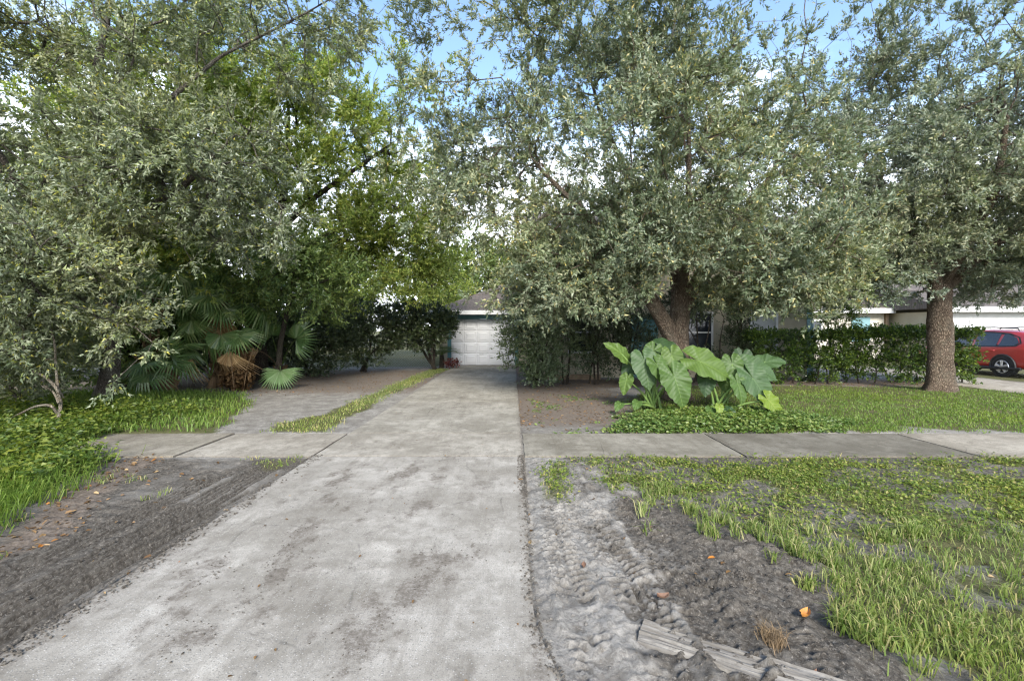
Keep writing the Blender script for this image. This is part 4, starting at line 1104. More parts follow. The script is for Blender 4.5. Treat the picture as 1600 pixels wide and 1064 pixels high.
plant('understorey_tree', 'small fresh-green tree hanging over the fan palms by the bare pad', 'tree', (-6.9, 13.2, 0.0),
      [([(-6.9, 13.2, 0.0), (-6.8, 13.1, 1.2), (-6.4, 12.8, 2.4), (-6.1, 12.6, 3.4)], [.09, .075, .06, .03])],
      [('e', (-6.2, 12.6, 3.2), (1.5, 1.1, 0.95), 230), ('e', (-7.6, 12.4, 3.9), (1.4, 1.0, 0.8), 130), ('e', (-5.4, 13.4, 2.7), (0.9, .9, .6), 70)],
      M['leaf_green'], M['bark_dark'], leaf=(0.115, 0.046), seed=15, cl=10, keep=lambda p: p[:, 2] > 1.9, sag=0.15)

for (b, lab, bl, sd, mt, lf) in (
    ((-13.5, 15.0, 0), 'broad dark tree standing behind the silvery oak trunk', [('e', (-12.5, 14.5, 5.0), (4.5, 3.0, 4.5), 420), ('e', (-11.0, 13.6, 2.0), (2.6, 1.2, 1.5), 150)], 21, 'leaf_green', (0.17, 0.075)),
    ((-11.0, 19.5, 0), 'leafy tree filling the gap behind the fan palms', [('e', (-10.6, 19.0, 4.4), (3.6, 2.4, 3.8), 300), ('e', (-9.5, 18.2, 1.7), (2.4, 1.0, 1.3), 120)], 22, 'leaf_green', (0.18, 0.08)),
    ((17.0, 31.0, 0), 'round tree standing behind the neighbouring house roof', [('e', (17.0, 31.0, 5.2), (3.6, 2.2, 3.0), 300)], 24, 'leaf_far', (0.26, 0.12)),
    ((29.0, 33.0, 0), 'broad tree standing behind the white garage roof', [('e', (29.0, 33.0, 5.6), (4.4, 2.4, 3.4), 320)], 25, 'leaf_far', (0.28, 0.13)),
    ((-4.9, 27.5, 0), 'olive-green tree rising beyond the garage roof corner', [('e', (-4.9, 27.2, 4.6), (2.6, 2.2, 2.6), 260), ('e', (-7.8, 26, 4.0), (2.4, 2.0, 2.6), 180)], 23, 'leaf_yellow', (0.16, 0.07))):
    c = np.array(bl[0][1])
    plant('background_tree', lab, 'tree', b, [([b, (b[0], b[1], 1.5), tuple(0.5 * np.array(b) + 0.5 * c), tuple(c)], [.2, .17, .12, .05])], bl, M[mt], M['bark_dark'], leaf=lf, n_tw=6, n_lf=7, tw_len=0.5, seed=sd, trunk_sides=9, keep=lambda p: p[:, 2] > 0.5)

# far tree line beyond the houses
far0 = None
fr = np.random.default_rng(5)
FAR = [(-46, 44, 1.25, 'rounded tree far beyond the weedy left bank'), (-30, 40, 1.1, 'far leafy tree behind the left thicket'), (-17, 42, 1.15, 'far tree showing past the garage and thicket'), (-4, 50, 1.35, 'far tall tree behind the garage ridge'),
       (8, 44, 1.0, 'far tree hidden mostly by the cream house'), (20, 46, 1.2, 'far tree over the gap between the two houses'), (31, 42, 1.0, 'far tree over the neighbouring roof'), (43, 40, 1.25, 'far tree past the red car'), (56, 44, 1.3, 'farthest tree down the street beyond the white garage')]
for i, (x, y, s, lab) in enumerate(FAR):
    if far0 is None:
        far0 = plant('far_tree', lab, 'tree', (x, y, 0), [([(x, y, 0), (x, y, 2), (x + .3, y, 4.5)], [.3, .25, .15])],
                     [('e', (x, y, 4.8), (5.0, 3.5, 3.4), 330), ('e', (x - 2, y, 6.5), (2.5, 2.5, 2.0), 90), ('e', (x + 2.5, y, 3.0), (3.0, 2.0, 1.8), 100)], M['leaf_far'], M['bark_dark'], leaf=(0.38, 0.19), n_tw=4, n_lf=5, tw_len=0.9, seed=30, trunk_sides=8, leafjit=0.2, tube_min=0.02, group='trees in the far tree line', r0=0.012)
    else:
        o = copy_tree(far0); o.location = (x, y, 0); o.scale = (s, s, s); o.rotation_euler = (0, 0, fr.random() * 6.28); o['label'] = lab

# ------------------------------------------------------------------ shrubs and hedges
def stems(bs, tops, r=0.03, rg=np.random.default_rng(9)):
    out = []
    for b, t in zip(bs, tops):
        b = np.array(b); t = np.array(t)
        m1 = b * .67 + t * .33 + rg.normal(size=3) * .06; m2 = b * .33 + t * .67 + rg.normal(size=3) * .07
        out.append(([b, m1, m2, t], [r, r * .85, r * .65, r * .4]))
    return out
def shrub(label, base, tops, blobs, mat='leaf_shrub', r=0.03, seed=1, leaf=(0.075, 0.036), group=None, name='shrub', n_tw=6, n_lf=8, tw_len=.26, keep=None, bark='bark_dark', cat='shrub', spread=0.12):
    rg = np.random.default_rng(seed)
    bs = [(base[0] + rg.normal() * spread, base[1] + rg.normal() * spread, base[2]) for _ in tops]
    return plant(name, label, cat, base, stems(bs, tops, r, rg), blobs, M[mat], M[bark], leaf=leaf, n_tw=n_tw, n_lf=n_lf, tw_len=tw_len, seed=seed, trunk_sides=8, part=('stems', 'foliage'), broadleaf=False, keep=keep, r0=0.004, gnarl=0.04, group=group)
shrub('dense upright shrub at the drive edge beside the garage door', (0.72, 13.3, -0.02), [(0.2, 13.2, 1.8), (0.5, 13.1, 2.2), (0.9, 13.4, 2.3), (1.2, 13.2, 1.6), (0.7, 13.5, 2.6)],
      [('e', (0.58, 13.2, 1.50), (0.95, .85, 1.45), 300), ('e', (0.5, 13.2, 2.7), (0.75, .7, .55), 80), ('e', (0.85, 13.1, 0.45), (.65, .55, .4), 40)], seed=51, keep=lambda p: p[:, 2] > 0.12)
shrub('leggy shrub with open stems before the timber planter edge', (1.65, 13.7, -0.02), [(1.4, 13.6, 2.2), (1.7, 13.7, 2.6), (1.95, 13.8, 2.4)], [('e', (1.65, 13.7, 2.4), (.75, .7, .7), 90), ('e', (1.6, 13.6, 1.2), (.5, .4, .8), 45)], seed=52)
shrub('dark leggy shrub between the planter edge and the elephant ears', (2.5, 13.8, -0.02), [(2.2, 13.7, 2.3), (2.5, 13.8, 2.5), (2.8, 13.8, 2.4)], [('e', (2.45, 13.8, 2.3), (.75, .6, .7), 90), ('e', (2.4, 13.8, 1.1), (.35, .35, .9), 50)], 'leaf_dark', seed=53)
shrub('dark dense shrub behind the left elephant ear leaves', (3.5, 13.9, -0.02), [(3.2, 13.9, 2.0), (3.6, 13.9, 2.4), (4.0, 13.9, 2.2), (2.9, 13.9, 1.8)], [('e', (3.45, 13.9, 1.55), (1.05, .6, 1.45), 260)], 'leaf_dark', seed=54, keep=lambda p: p[:, 2] > 0.15)
shrub('bare-stemmed shrub branching against the cream wall right of the oak trunk', (6.0, 14.2, -0.02), [(5.3, 14.2, 2.1), (5.8, 14.2, 2.4), (6.3, 14.2, 2.3), (6.7, 14.2, 2.0)], [('e', (5.9, 14.2, 2.5), (1.3, .55, .6), 130), ('e', (6.2, 14.2, 0.6), (.7, .4, .4), 24)], 'leaf_dark', seed=55, spread=.2)
shrub('narrow dark shrub between the bare-stemmed shrub and the hedge', (7.2, 14.3, -0.02), [(7.1, 14.3, 2.2), (7.3, 14.3, 2.3)], [('e', (7.2, 14.3, 1.35), (.36, .4, 1.3), 110)], 'leaf_dark', seed=56)
def hedge(label, x0, x1, ztop, seed, n):
    xs_ = np.arange(x0 + .3, x1, 0.55)
    base = ((x0 + x1) / 2, 14.0, -0.02)
    rg = np.random.default_rng(seed)
    pa = []
    for x in xs_:
        pa += stems([(x, 14.0 + rg.normal() * .08, -0.03)], [(x + rg.normal() * .2, 14.0 + rg.normal() * .15, ztop * .75)], 0.022, rg)
    xm, hx = (x0 + x1) / 2, (x1 - x0) / 2
    return plant('hedge', label, 'hedge', base, pa, [('b', (xm, 14.0, ztop * .70), (hx, .45, ztop * .30), int(n * .55)), ('b', (xm, 14.0, ztop * .35), (hx, .42, ztop * .30), int(n * .30)), ('b', (xm, 14.0, ztop - .06), (hx, .45, .08), int(n * .25))], M['leaf_hedge'], M['bark_dark'], leaf=(0.075, 0.042), n_tw=6, n_lf=7, tw_len=.17, seed=seed, trunk_sides=6, part=('stems', 'foliage'), r0=0.004, gnarl=.03, leafjit=.02)
hedge('clipped dark hedge running in front of the cream house corner', 7.35, 10.2, 1.50, 61, 430)
hedge('clipped brighter-topped hedge running behind the right oak trunk', 10.45, 14.1, 1.60, 62, 560)
shrub('thin sapling poking up above the gap in the hedge', (10.3, 14.3, -0.02), [(10.1, 14.3, 2.2), (10.5, 14.3, 2.4)], [('e', (10.2, 14.3, 2.15), (.75, .4, .55), 60)], 'leaf_green', r=.018, seed=63)

shrub('round dark-leaved shrub on bare trunks beside the garage', (-3.25, 18.5, 0), [(-3.7, 18.3, 1.6), (-3.1, 18.4, 1.8), (-4.3, 18.2, 1.7)], [('e', (-3.95, 18.2, 1.80), (1.6, 1.2, .95), 300), ('e', (-2.75, 18.4, 2.1), (.45, .7, .4), 40)], 'leaf_dark', r=.06, seed=71, leaf=(.11, .055), keep=lambda p: p[:, 2] > .75)
shrub('dark-leaved shrub between the fence post and the thicket', (-5.8, 17.7, 0), [(-5.5, 17.6, 1.4), (-6.2, 17.6, 1.5), (-5.0, 17.5, 1.5)], [('e', (-5.8, 17.4, 1.55), (1.5, 1.1, 1.25), 250)], 'leaf_dark', r=.05, seed=72, leaf=(.10, .052))
shrub('low dark shrub mass behind the pale hanging palm fan', (-7.4, 16.3, 0), [(-7.0, 16.2, 1.2), (-7.8, 16.2, 1.4), (-8.4, 16.1, 1.2)], [('e', (-7.4, 16.0, 1.15), (1.8, 1.0, 1.25), 300)], 'leaf_dark', r=.04, seed=73, leaf=(.09, .05), keep=lambda p: p[:, 2] > .1)

shrub('silvery scrub filling the ground behind the bare forked branch', (-10.6, 9.6, 0), [(-11.2, 9.4, 1.6), (-10.2, 9.2, 1.7), (-9.8, 9.8, 1.5)], [('e', (-10.6, 9.4, 1.5), (1.7, 1.1, 1.6), 330)], 'leaf_silver', r=.03, seed=74, leaf=(.11, .043), keep=lambda p: p[:, 2] > .1, bark='bark_grey')
shrub('olive scrub thick between the oak trunk and the tall fan palm', (-11.0, 12.6, 0), [(-11.6, 12.4, 1.8), (-10.6, 12.3, 2.0), (-10.2, 12.6, 1.8)], [('e', (-11.0, 12.5, 1.7), (1.9, .9, 1.8), 300)], 'leaf_green', r=.03, seed=75, leaf=(.13, .055), keep=lambda p: p[:, 2] > .1)
shrub('dark scrub closing the view beneath the palm crowns', (-9.6, 15.4, 0), [(-10.2, 15.2, 1.6), (-9.4, 15.2, 2.0), (-8.8, 15.4, 1.8)], [('e', (-9.6, 15.3, 1.6), (1.9, .8, 1.7), 280)], 'leaf_dark', r=.03, seed=76, leaf=(.14, .06), keep=lambda p: p[:, 2] > .15)
shrub('leafy scrub mass far back behind the silvery scrub', (-16.5, 14.0, 0), [(-17.5, 13.8, 2), (-16, 13.6, 2.2), (-15, 14, 2)], [('e', (-16.5, 13.8, 2.0), (3.6, 1.2, 2.1), 330)], 'leaf_green', r=.04, seed=77, leaf=(.17, .075), keep=lambda p: p[:, 2] > .1, tw_len=.4)

# ------------------------------------------------------------------ fan palms
def fan_mesh(name, mat, spread=250, nseg=30, R=1.0, droop=0.25, seed=0):
    """pleated fan of split leaflets around the hub at the origin, pointing along +y, facing +z"""
    rg = np.random.default_rng(seed); a = Acc()
    th = np.radians(np.linspace(-spread / 2, spread / 2, nseg + 1))
    for i in range(nseg):
        t0, t1 = th[i], th[i + 1]; tm = (t0 + t1) / 2 + rg.normal() * .02
        r1 = R * (0.52 + .06 * rg.random()); r2 = R * (0.92 + .16 * rg.random()) * (1 - .18 * abs(tm) / math.pi)
        P2 = lambda r, t, z: (r * math.sin(t), r * math.cos(t), z)
        z1 = -droop * .25 * r1 * r1; z2 = -droop * r2 * r2 * (1 + .5 * rg.random())
        v = [P2(.03 * R, tm, 0), P2(r1, t0 + .002, z1 - .012 * R), P2(r1, tm, z1 + .022 * R), P2(r1, t1 - .002, z1 - .012 * R), P2(r2, tm, z2), P2(r2 * .8, tm, (z1 + z2) / 2 + .02 * R)]
        a.add(v, [(0, 2, 1), (0, 3, 2), (1, 2, 5), (2, 3, 5), (1, 5, 4), (5, 3, 4)])
    me = a.mesh(name); me.materials.append(mat)
    return me
FAN = [fan_mesh('frond', M['palm'], 260, 30, 1.0, .30, 1), fan_mesh('frond', M['palm'], 220, 26, 1.0, .55, 2)]
FAN_DEAD = [fan_mesh('frond', M['palm_dead'], 120, 20, 1.0, .9, 3), fan_mesh('frond', M['palm_dead'], 90, 16, 1.0, .6, 4)]
FAN_PALE = fan_mesh('frond', M['palm_pale'], 205, 30, 1.0, .16, 6)
def frond(parent, base, root, hub, fwd, nrm, size, me, stalkmat='stalk'):
    hub = np.array(hub, float); root = np.array(root, float)
    f = norm(fwd); s = norm(np.cross(f, nrm)); n_ = np.cross(s, f)
    o = link('frond', me, None, parent)
    ML = Matrix(((s[0] * size, f[0] * size, n_[0] * size, hub[0] - base[0]), (s[1] * size, f[1] * size, n_[1] * size, hub[1] - base[1]), (s[2] * size, f[2] * size, n_[2] * size, hub[2] - base[2]), (0, 0, 0, 1)))
    mid = (root + hub) / 2 + np.array([0, 0, .12 * np.linalg.norm(hub - root)])
    t = np.linspace(0, 1, 7)[:, None]
    q = (1 - t) ** 2 * root + 2 * t * (1 - t) * mid + t * t * hub
    o.matrix_local = ML; inv = ML.inverted()
    ql = [tuple(inv @ Vector(p - base)) for p in q]
    Acc().tube(ql, np.linspace(.017, .010, 7) / size, 5).build('stalk', M[stalkmat], o, smooth=True)
    return o
def palm(label, base, top, r, n, ndead, size, seed, lo=-35, hi=65, stl=0.8):
    rg = np.random.default_rng(seed)
    base = np.array(base, float); top = np.array(top, float)
    th = thing('fan_palm', label, 'palm', base, 'fan palms in the thicket')
    a = Acc()
    K = 14; t = np.linspace(0, 1, K)[:, None]
    q = base + (top - base) * t + np.array([.08, .05, 0]) * np.sin(t * 3)
    a.tube(q - base, r * (1 + .1 * np.sin(np.arange(K) * 2.3)), 10)
    for i in range(60):                                             # old leaf bases
        u = rg.random(); c = base + (top - base) * u - base; az = rg.random() * 6.28
        d = np.array([math.cos(az), math.sin(az), 0])
        a.tube([c + d * r * .8, c + d * (r * 1.35 + .03) + (0, 0, .10), c + d * (r * 1.5 + .07) + (0, 0, .22)], [.05, .04, .02], 4)
    a.build('trunk', M['stalk_brown'], th)
    for i in range(n):
        az = i * 2.399 + rg.normal() * .25; el = math.radians(lo + (hi - lo) * rg.random())
        d = np.array([math.cos(az) * math.cos(el), math.sin(az) * math.cos(el), math.sin(el)])
        L = stl * (.7 + .6 * rg.random())
        hub = top + d * L + np.array([0, 0, -.10 * L])
        f = norm(d + np.array([0, 0, -.75])); nr = norm(np.array([0, 0, 1.0]) + d * .6 + rdir(1, rg)[0] * .2)
        frond(th, base, top, hub, f, nr, size * (.8 + .4 * rg.random()), FAN[i % 2])
    for i in range(ndead):
        az = rg.random() * 6.28
        d = np.array([math.cos(az) * .4, math.sin(az) * .4, -.9])
        hub = top + d * (.5 + .3 * rg.random())
        frond(th, base, top, hub, norm(d + (0, 0, -.6)), norm(np.array([math.cos(az), math.sin(az), .3])), size * .9, FAN_DEAD[i % 2], 'stalk_brown')
    return th
palm('fan palm with trunk hidden under drooping fronds beside the dry brown heap', G(338, 604), G(338, 604) + (0.15, 0, 2.55), .15, 15, 6, .85, 81)
palm('tall fan palm leaning out behind the silvery oak branches', G(228, 608), G(228, 608) + (0.3, -.2, 3.3), .16, 16, 7, .90, 82)
palm('fan palm rising behind the dry brown heap at the bare pad', G(398, 594), G(398, 594) + (0.0, -.1, 3.0), .15, 13, 5, .8, 83)
palm('low trunkless fan palm spreading green fans above the grassy bank', G(262, 612), G(262, 612) + (0.1, -.1, .55), .13, 10, 4, .62, 84, 5, 75, .6)
# young palm with one pale fan hanging to the ground
b = G(438, 594); th = thing('young_fan_palm', 'young fan palm with one pale fan hanging to the ground by the bare pad', 'palm', b)
a = Acc()
for i in range(14):
    az = i * 2.4; d = np.array([math.cos(az), math.sin(az), 0]); a.tube([d * .05, d * .13 + (0, 0, .2), d * .22 + (0, 0, .5)], [.03, .025, .01], 5)
a.tube([(0, 0, -.02), (0, 0, .45)], [.12, .09], 9)
a.build('trunk', M['stalk_brown'], th)
hb = P(438, 578, 12.6)
o = frond(th, b, b + (0, 0, .40), hb, (0.02, -.55, -.95), (0, -1, .45), .70, FAN_PALE)
frond(th, b, b + (0, 0, .35), P(462, 530, 13.2), (.6, -.3, .55), (-.3, -.9, .2), .75, FAN[0])
frond(th, b, b + (0, 0, .35), P(425, 525, 13.6), (-.3, -.2, .8), (.1, -.9, .2), .6, FAN[1])
frond(th, b, b + (0, 0, .35), P(405, 548, 13.3), (-.8, -.3, -.2), (.1, -.6, .8), .6, FAN_DEAD[0], 'stalk_brown')
# sprays reaching out of the palm thicket over the bank
b = G(330, 606); th = thing('saw_palmetto', 'palmetto clump with long stalks and half-dead fans over the bank', 'palm', b)
Acc().tube([(0, 0, -.02), (0.05, .05, .3)], [.12, .07], 8).build('trunk', M['stalk_brown'], th)
for (px, py, Y, f, n_, s, me, sm) in ((345, 523, 12.1, (.1, -.5, -.9), (0, -1, .4), .75, FAN[1], 'stalk'), (372, 525, 12.2, (.9, -.4, -.25), (0, -.6, .8), .7, FAN[0], 'stalk'), (300, 500, 12.2, (-.4, -.3, -.8), (0, -1, .3), .7, FAN[1], 'stalk'),
                                  (358, 548, 11.9, (.05, -.3, -1), (0, -1, .2), .72, FAN_DEAD[0], 'stalk_brown'), (300, 560, 11.8, (-.3, -.2, -1), (.1, -1, .2), .65, FAN_DEAD[1], 'stalk_brown'), (268, 558, 11.4, (.25, -.3, .35), (-.2, -1, .35), .75, FAN[0], 'stalk'), (285, 470, 12.4, (.2, -.4, -.9), (0, -1, .4), .8, FAN[1], 'stalk')):
    frond(th, b, b + (0, 0, .28), P(px, py, Y), f, n_, s, me, sm)
rg = np.random.default_rng(91)
c = np.array([-7.52, 12.25, 0.0])
hp = thing('dry_leaf_heap', 'upright heap of dry rust-brown leaves against the palm trunk', 'leaf heap', c)
a = Acc(); k = 2000
d = rdir(k, rg); r_ = rg.random(k) ** .5
p = d * r_[:, None] * np.array([.40, .34, .60]) * (1 + .9 * (fbm(d[:, 0] * 3, d[:, 2] * 3, .8, 44)[:, None] - .5)) + np.array([0, 0, .56])
p[:, 2] = np.maximum(p[:, 2], .02)
broad(a, p, norm(rdir(k, rg) + np.array([0, 0, -.6])), norm(d + rdir(k, rg) * .5), .10 + .07 * rg.random(k), .05 + .03 * rg.random(k), .2, .4)
a.build('leaves', M['dead_brown'], hp, kind='stuff')
a = Acc()
for i in range(12):
    q = rg.normal(size=2) * .12
    a.tube([(q[0], q[1], 0), (q[0] * 1.6, q[1] * 1.6, .6), (q[0] * 2.4 + rg.normal() * .1, q[1] * 2.2, 1.15 + .2 * rg.random())], [.014, .011, .006], 5)
a.build('stalk', M['stalk_brown'], hp)

# ------------------------------------------------------------------ elephant ear plants
def ear_mesh(L, wavy, seed, cup=.12, tipdroop=.25):
    rg = np.random.default_rng(seed)
    ang = np.radians([0, 12, 30, 55, 85, 115, 140, 158, 172, 180]); rad_ = np.array([.76, .66, .55, .48, .46, .46, .47, .45, .32, .05]) * L
    na, nr = 96, 9
    th = np.linspace(-math.pi, math.pi, na, endpoint=False)
    R = np.interp(np.abs(th), ang, rad_)
    R = R * (1 + .018 * np.sin(th * 19 + rg.random() * 6) + .015 * rg.normal(size=na))
    t = (np.arange(1, nr + 1) / nr)
    rr = t[:, None] * R[None]
    X = rr * np.sin(th) * .80; Y = rr * np.cos(th)
    Z = cup * np.abs(X) - tipdroop * (np.maximum(Y, 0) / L) ** 2 * L - .35 * cup * (rr / L) ** 2 * L
    Z = Z + wavy * L * t[:, None] ** 2 * np.sin(th * 8 + rg.random() * 6)[None] - .25 * np.maximum(-Y, 0) ** 2 / L
    v = np.vstack([[[0, 0, 0]], np.stack([X, Y, Z], -1).reshape(-1, 3)])
    j = np.arange(na); jn = (j + 1) % na
    f3 = np.stack([0 * j, 1 + j, 1 + jn], -1)
    f4 = np.concatenate([np.stack([1 + i * na + j, 1 + i * na + jn, 1 + (i + 1) * na + jn, 1 + (i + 1) * na + j], -1) for i in range(nr - 1)])
    a = Acc().add(v, f4[:, ::-1]); a.f.append(f3)
    me = a.mesh('leaf', True)
    return me
def ear_plant(label, base, lst, seed):
    base = np.array(base, float)
    th = thing('elephant_ear_plant', label, 'plant', base, 'elephant ear plants under the oak')
    rg = np.random.default_rng(seed)
    for i, (px, py, Y, tip, nrm_, L, mt, wavy, lab) in enumerate(lst):
        hub = P(px, py, Y); f = norm(tip); s = norm(np.cross(f, nrm_)); n_ = np.cross(s, f)
        o = link('leaf', ear_mesh(L, wavy, seed * 20 + i), M[mt], th)
        ML = Matrix(((s[0], f[0], n_[0], hub[0] - base[0]), (s[1], f[1], n_[1], hub[1] - base[1]), (s[2], f[2], n_[2], hub[2] - base[2]), (0, 0, 0, 1)))
        if lab: o['label'] = lab
        root = base + np.array([rg.normal() * .07, rg.normal() * .06, .03])
        mid = root * .45 + hub * .55 + np.array([-(hub - root)[0] * .22, -(hub - root)[1] * .2, .06])
        t = np.linspace(0, 1, 9)[:, None]
        q = (1 - t) ** 2 * root + 2 * t * (1 - t) * mid + t * t * hub
        o.matrix_local = ML; inv = ML.inverted()
        ql = [tuple(inv @ Vector(p_ - base)) for p_ in q]
        Acc().tube(ql, np.linspace(.030, .013, 9), 7).build('stalk', M['stalk'], o, smooth=True)
    return th
C_ = (0, -1, .35)
ear_plant('elephant ear plant with broad leaves fanned out left of the oak trunk', G(1018, 638) + (0, 0, -.01), [
    (1007, 566, 9.1, (.12, -.35, -.95), (-.05, -1, .45), 0.75, 'ear_blue', .015, None),
    (971, 553, 9.3, (-.75, -.1, .62), (.40, -.75, .55), 0.56, 'ear_bright', .03, 'pale ragged leaf held upright'),
    (1040, 545, 9.5, (.45, -.15, -.25), (.25, -.8, .75), 0.77, 'ear_dark', .02, None),
    (1020, 549, 9.4, (-.25, -.1, -.45), (-.1, -.85, .6), 0.53, 'ear_green', .03, None),
    (1050, 556, 9.2, (.15, -.35, -.85), (-.35, -.9, .35), 0.58, 'ear_bright', .02, None),
    (1054, 590, 8.8, (.28, -.30, -.95), (.05, -1, .35), 0.83, 'ear_green', .035, None),
    (979, 594, 9.2, (-.30, -.2, -.85), (-.5, -.8, .3), 0.41, 'ear_bright', .03, None),
    (1064, 566, 9.5, (.3, .1, -.5), (.1, -.8, .6), 0.53, 'ear_dark', .02, None),
    (1028, 572, 9.0, (.35, -.3, -.7), (.2, -.9, .5), 0.63, 'ear_green', .025, None),
    (990, 566, 9.4, (-.5, -.2, -.6), (-.3, -.8, .6), 0.57, 'ear_dark', .03, None),
    (996, 629, 8.7, (-.3, -.5, -.3), (0, -.6, .8), 0.27, 'ear_green', .03, None),
    (968, 632, 8.7, (-.4, -.5, -.35), (0, -.6, .8), 0.25, 'ear_green', .03, None)], 3)
ear_plant('elephant ear plant with drooping pale-veined leaves right of the oak trunk', G(1128, 641) + (0, 0, -.01), [
    (1094, 565, 9.0, (.88, -.2, -.40), (.25, -.9, .55), 0.94, 'ear_bright', .03, None),
    (1144, 569, 9.1, (.05, -.25, -.9), (-.25, -1, .3), 0.56, 'ear_green', .03, None),
    (1174, 573, 9.1, (.88, -.2, -.32), (.15, -.85, .6), 0.77, 'ear_blue', .02, None),
    (1177, 592, 8.9, (.50, -.3, -.85), (.1, -1, .5), 0.83, 'ear_blue', .025, None),
    (1153, 600, 8.8, (.20, -.3, -.9), (.3, -1, .3), 0.53, 'ear_green', .03, None),
    (1160, 563, 9.5, (-.1, -.1, -.6), (0, -.8, .7), 0.64, 'ear_dark', .02, None),
    (1128, 578, 9.2, (.1, -.3, -.8), (-.1, -.9, .5), 0.63, 'ear_green', .025, None),
    (1195, 566, 9.4, (.6, -.1, .1), (.1, -.7, .8), 0.59, 'ear_blue', .03, None),
    (1105, 590, 9.1, (-.2, -.3, -.8), (-.3, -.9, .4), 0.52, 'ear_dark', .03, None),
    (1138, 642, 8.5, (.2, -.5, -.4), (0, -.7, .7), 0.33, 'ear_dark', .03, None),
    (1110, 640, 8.5, (-.3, -.5, -.3), (0, -.7, .7), 0.27, 'ear_green', .03, None),
    (1124, 636, 8.4, (-.2, -.5, -.7), (0, -.9, .4), 0.22, 'ear_yellow', .03, 'small yellow leaf'),
    (1202, 626, 8.7, (.55, -.3, -.75), (.2, -.9, .5), 0.53, 'ear_yellow', .04, 'yellowing leaf drooping to the ground')], 4)

# ------------------------------------------------------------------ chain link fence, cycad, red plant
fence = thing('chain_link_fence', 'galvanised chain-link fence under the dark shrubs beside the garage', 'fence', (-3.5, 19.3, 0))
FX = np.arange(-3.55, -14, -2.4)
for x in FX: Acc().tube([(x + 3.5, 0, -.1), (x + 3.5, 0, 1.25)], [.03, .03], 8, cap=True).build('post', M['galv'], fence)
Acc().tube([(FX[0] + 3.5, 0, 1.2), (FX[-1] + 3.5, 0, 1.2)], [.021, .021], 6).build('rail', M['galv'], fence)
a = Acc()
L_ = FX[0] - FX[-1]
for k in range(int(L_ / .07) + 17):
    for sgn in (1, -1):
        x0 = k * .07 if sgn < 0 else k * .07 - 1.15
        pts = []
        xa, xb = x0, x0 + sgn * 1.15
        za, zb = .03, 1.18
        lo, hi = max(0, min(xa, xb)), min(L_, max(xa, xb))
        if hi - lo < .03: continue
        f = lambda x: za + (x - xa) / (xb - xa) * (zb - za)
        a.tube([(-.05 - lo, 0.003 * sgn, f(lo)), (-.05 - hi, 0.003 * sgn, f(hi))], [.0022, .0022], 3)
a.build('wire_mesh', M['galv'], fence, kind='stuff')

b = G(690, 574.5); th = thing('cycad', 'small dark-trunked feathery palm beside the teal garage corner', 'plant', b)
Acc().tube([(0, 0, -.02), (.02, 0, .3), (0, 0, .55)], [.12, .11, .09], 10).build('trunk', M['bark_dark'], th)
rg = np.random.default_rng(95)
for i in range(16):
    az = i * 2.4; el = math.radians(15 + 60 * rg.random()); L = .8 + .3 * rg.random()
    d = np.array([math.cos(az), math.sin(az), 0])
    t = np.linspace(0, 1, 12)
    q = np.array([0, 0, .55]) + d * (t * L * math.cos(el))[:, None] + np.array([0, 0, 1.0]) * (t * L * math.sin(el) - .55 * t * t * L)[:, None]
    a = Acc().tube(q, np.linspace(.012, .004, 12), 4)
    s = np.cross(d, (0, 0, 1))
    pp_ = np.repeat(q[2:], 4, 0); k = len(pp_)
    sg = np.tile([1, -1, 1, -1], len(q) - 2)[:, None]
    leaves(a, pp_ + rg.normal(size=(k, 3)) * .012, s * sg + d * .5 + np.array([0, 0, .15]), np.tile([0, 0, 1.0], (k, 1)), .22, .022)
    a.build('frond', M['leaf_green'], th)
b = G(707, 575); th = thing('bedding_plant', 'low red-leaved plant at the foot of the garage corner', 'plant', b)
M['leaf_red'] = mat_leaf('red_leaves', [(0, (0.10, 0.02, 0.02)), (.6, (0.20, 0.05, 0.045)), (1, (0.28, 0.14, 0.11))], .2, .45, .4)
a = Acc(); k = 220; p = rdir(k, rg) * (rg.random((k, 1)) ** .4) * np.array([.36, .26, .2]) + np.array([0, 0, .2]); p[:, 2] = np.maximum(p[:, 2], .02)
broad(a, p, norm(p + rdir(k, rg) * .4), norm(rdir(k, rg) * .4 + np.array([0, 0, 1])), .13, .05)
a.build('foliage', M['leaf_red'], th, kind='stuff')
Acc().tube([(0, 0, -.02), (0, 0, .2)], [.02, .015], 5).build('stem', M['stalk_brown'], th)

# ------------------------------------------------------------------ bare fallen branch and small finds
b = P(92, 655, 7.6)
b[2] = 0.1
th = thing('bare_branch', 'pale bare forked branch lying in the weeds on the left bank', 'branch', b)
a = Acc()
for pts, r in (([(92, 668), (93, 650), (80, 632), (55, 634), (20, 652)], .028), ([(92, 652), (96, 628), (88, 604), (66, 585), (42, 578), (28, 560)], .026), ([(90, 606), (87, 570), (86, 540), (80, 515)], .022), ([(92, 630), (84, 612), (68, 602)], .02), ([(90, 604), (100, 622)], .015), ([(93, 652), (78, 660), (62, 676)], .02), ([(87, 560), (70, 562)], .012)):
    q = np.array([P(x, y, 7.6 + .1 * math.sin(i * 2.1)) for i, (x, y) in enumerate(pts)]) - b
    seg = np.linspace(0, len(q) - 1, len(q) * 5)
    q = np.stack([np.interp(seg, np.arange(len(q)), q[:, c]) for c in range(3)], -1)
    for _ in range(4): q[1:-1] = .25 * q[:-2] + .5 * q[1:-1] + .25 * q[2:]
    a.tube(q, np.linspace(r, r * .55, len(q)), 7)
a.build('limb', M['bark_pale'], th, smooth=True)
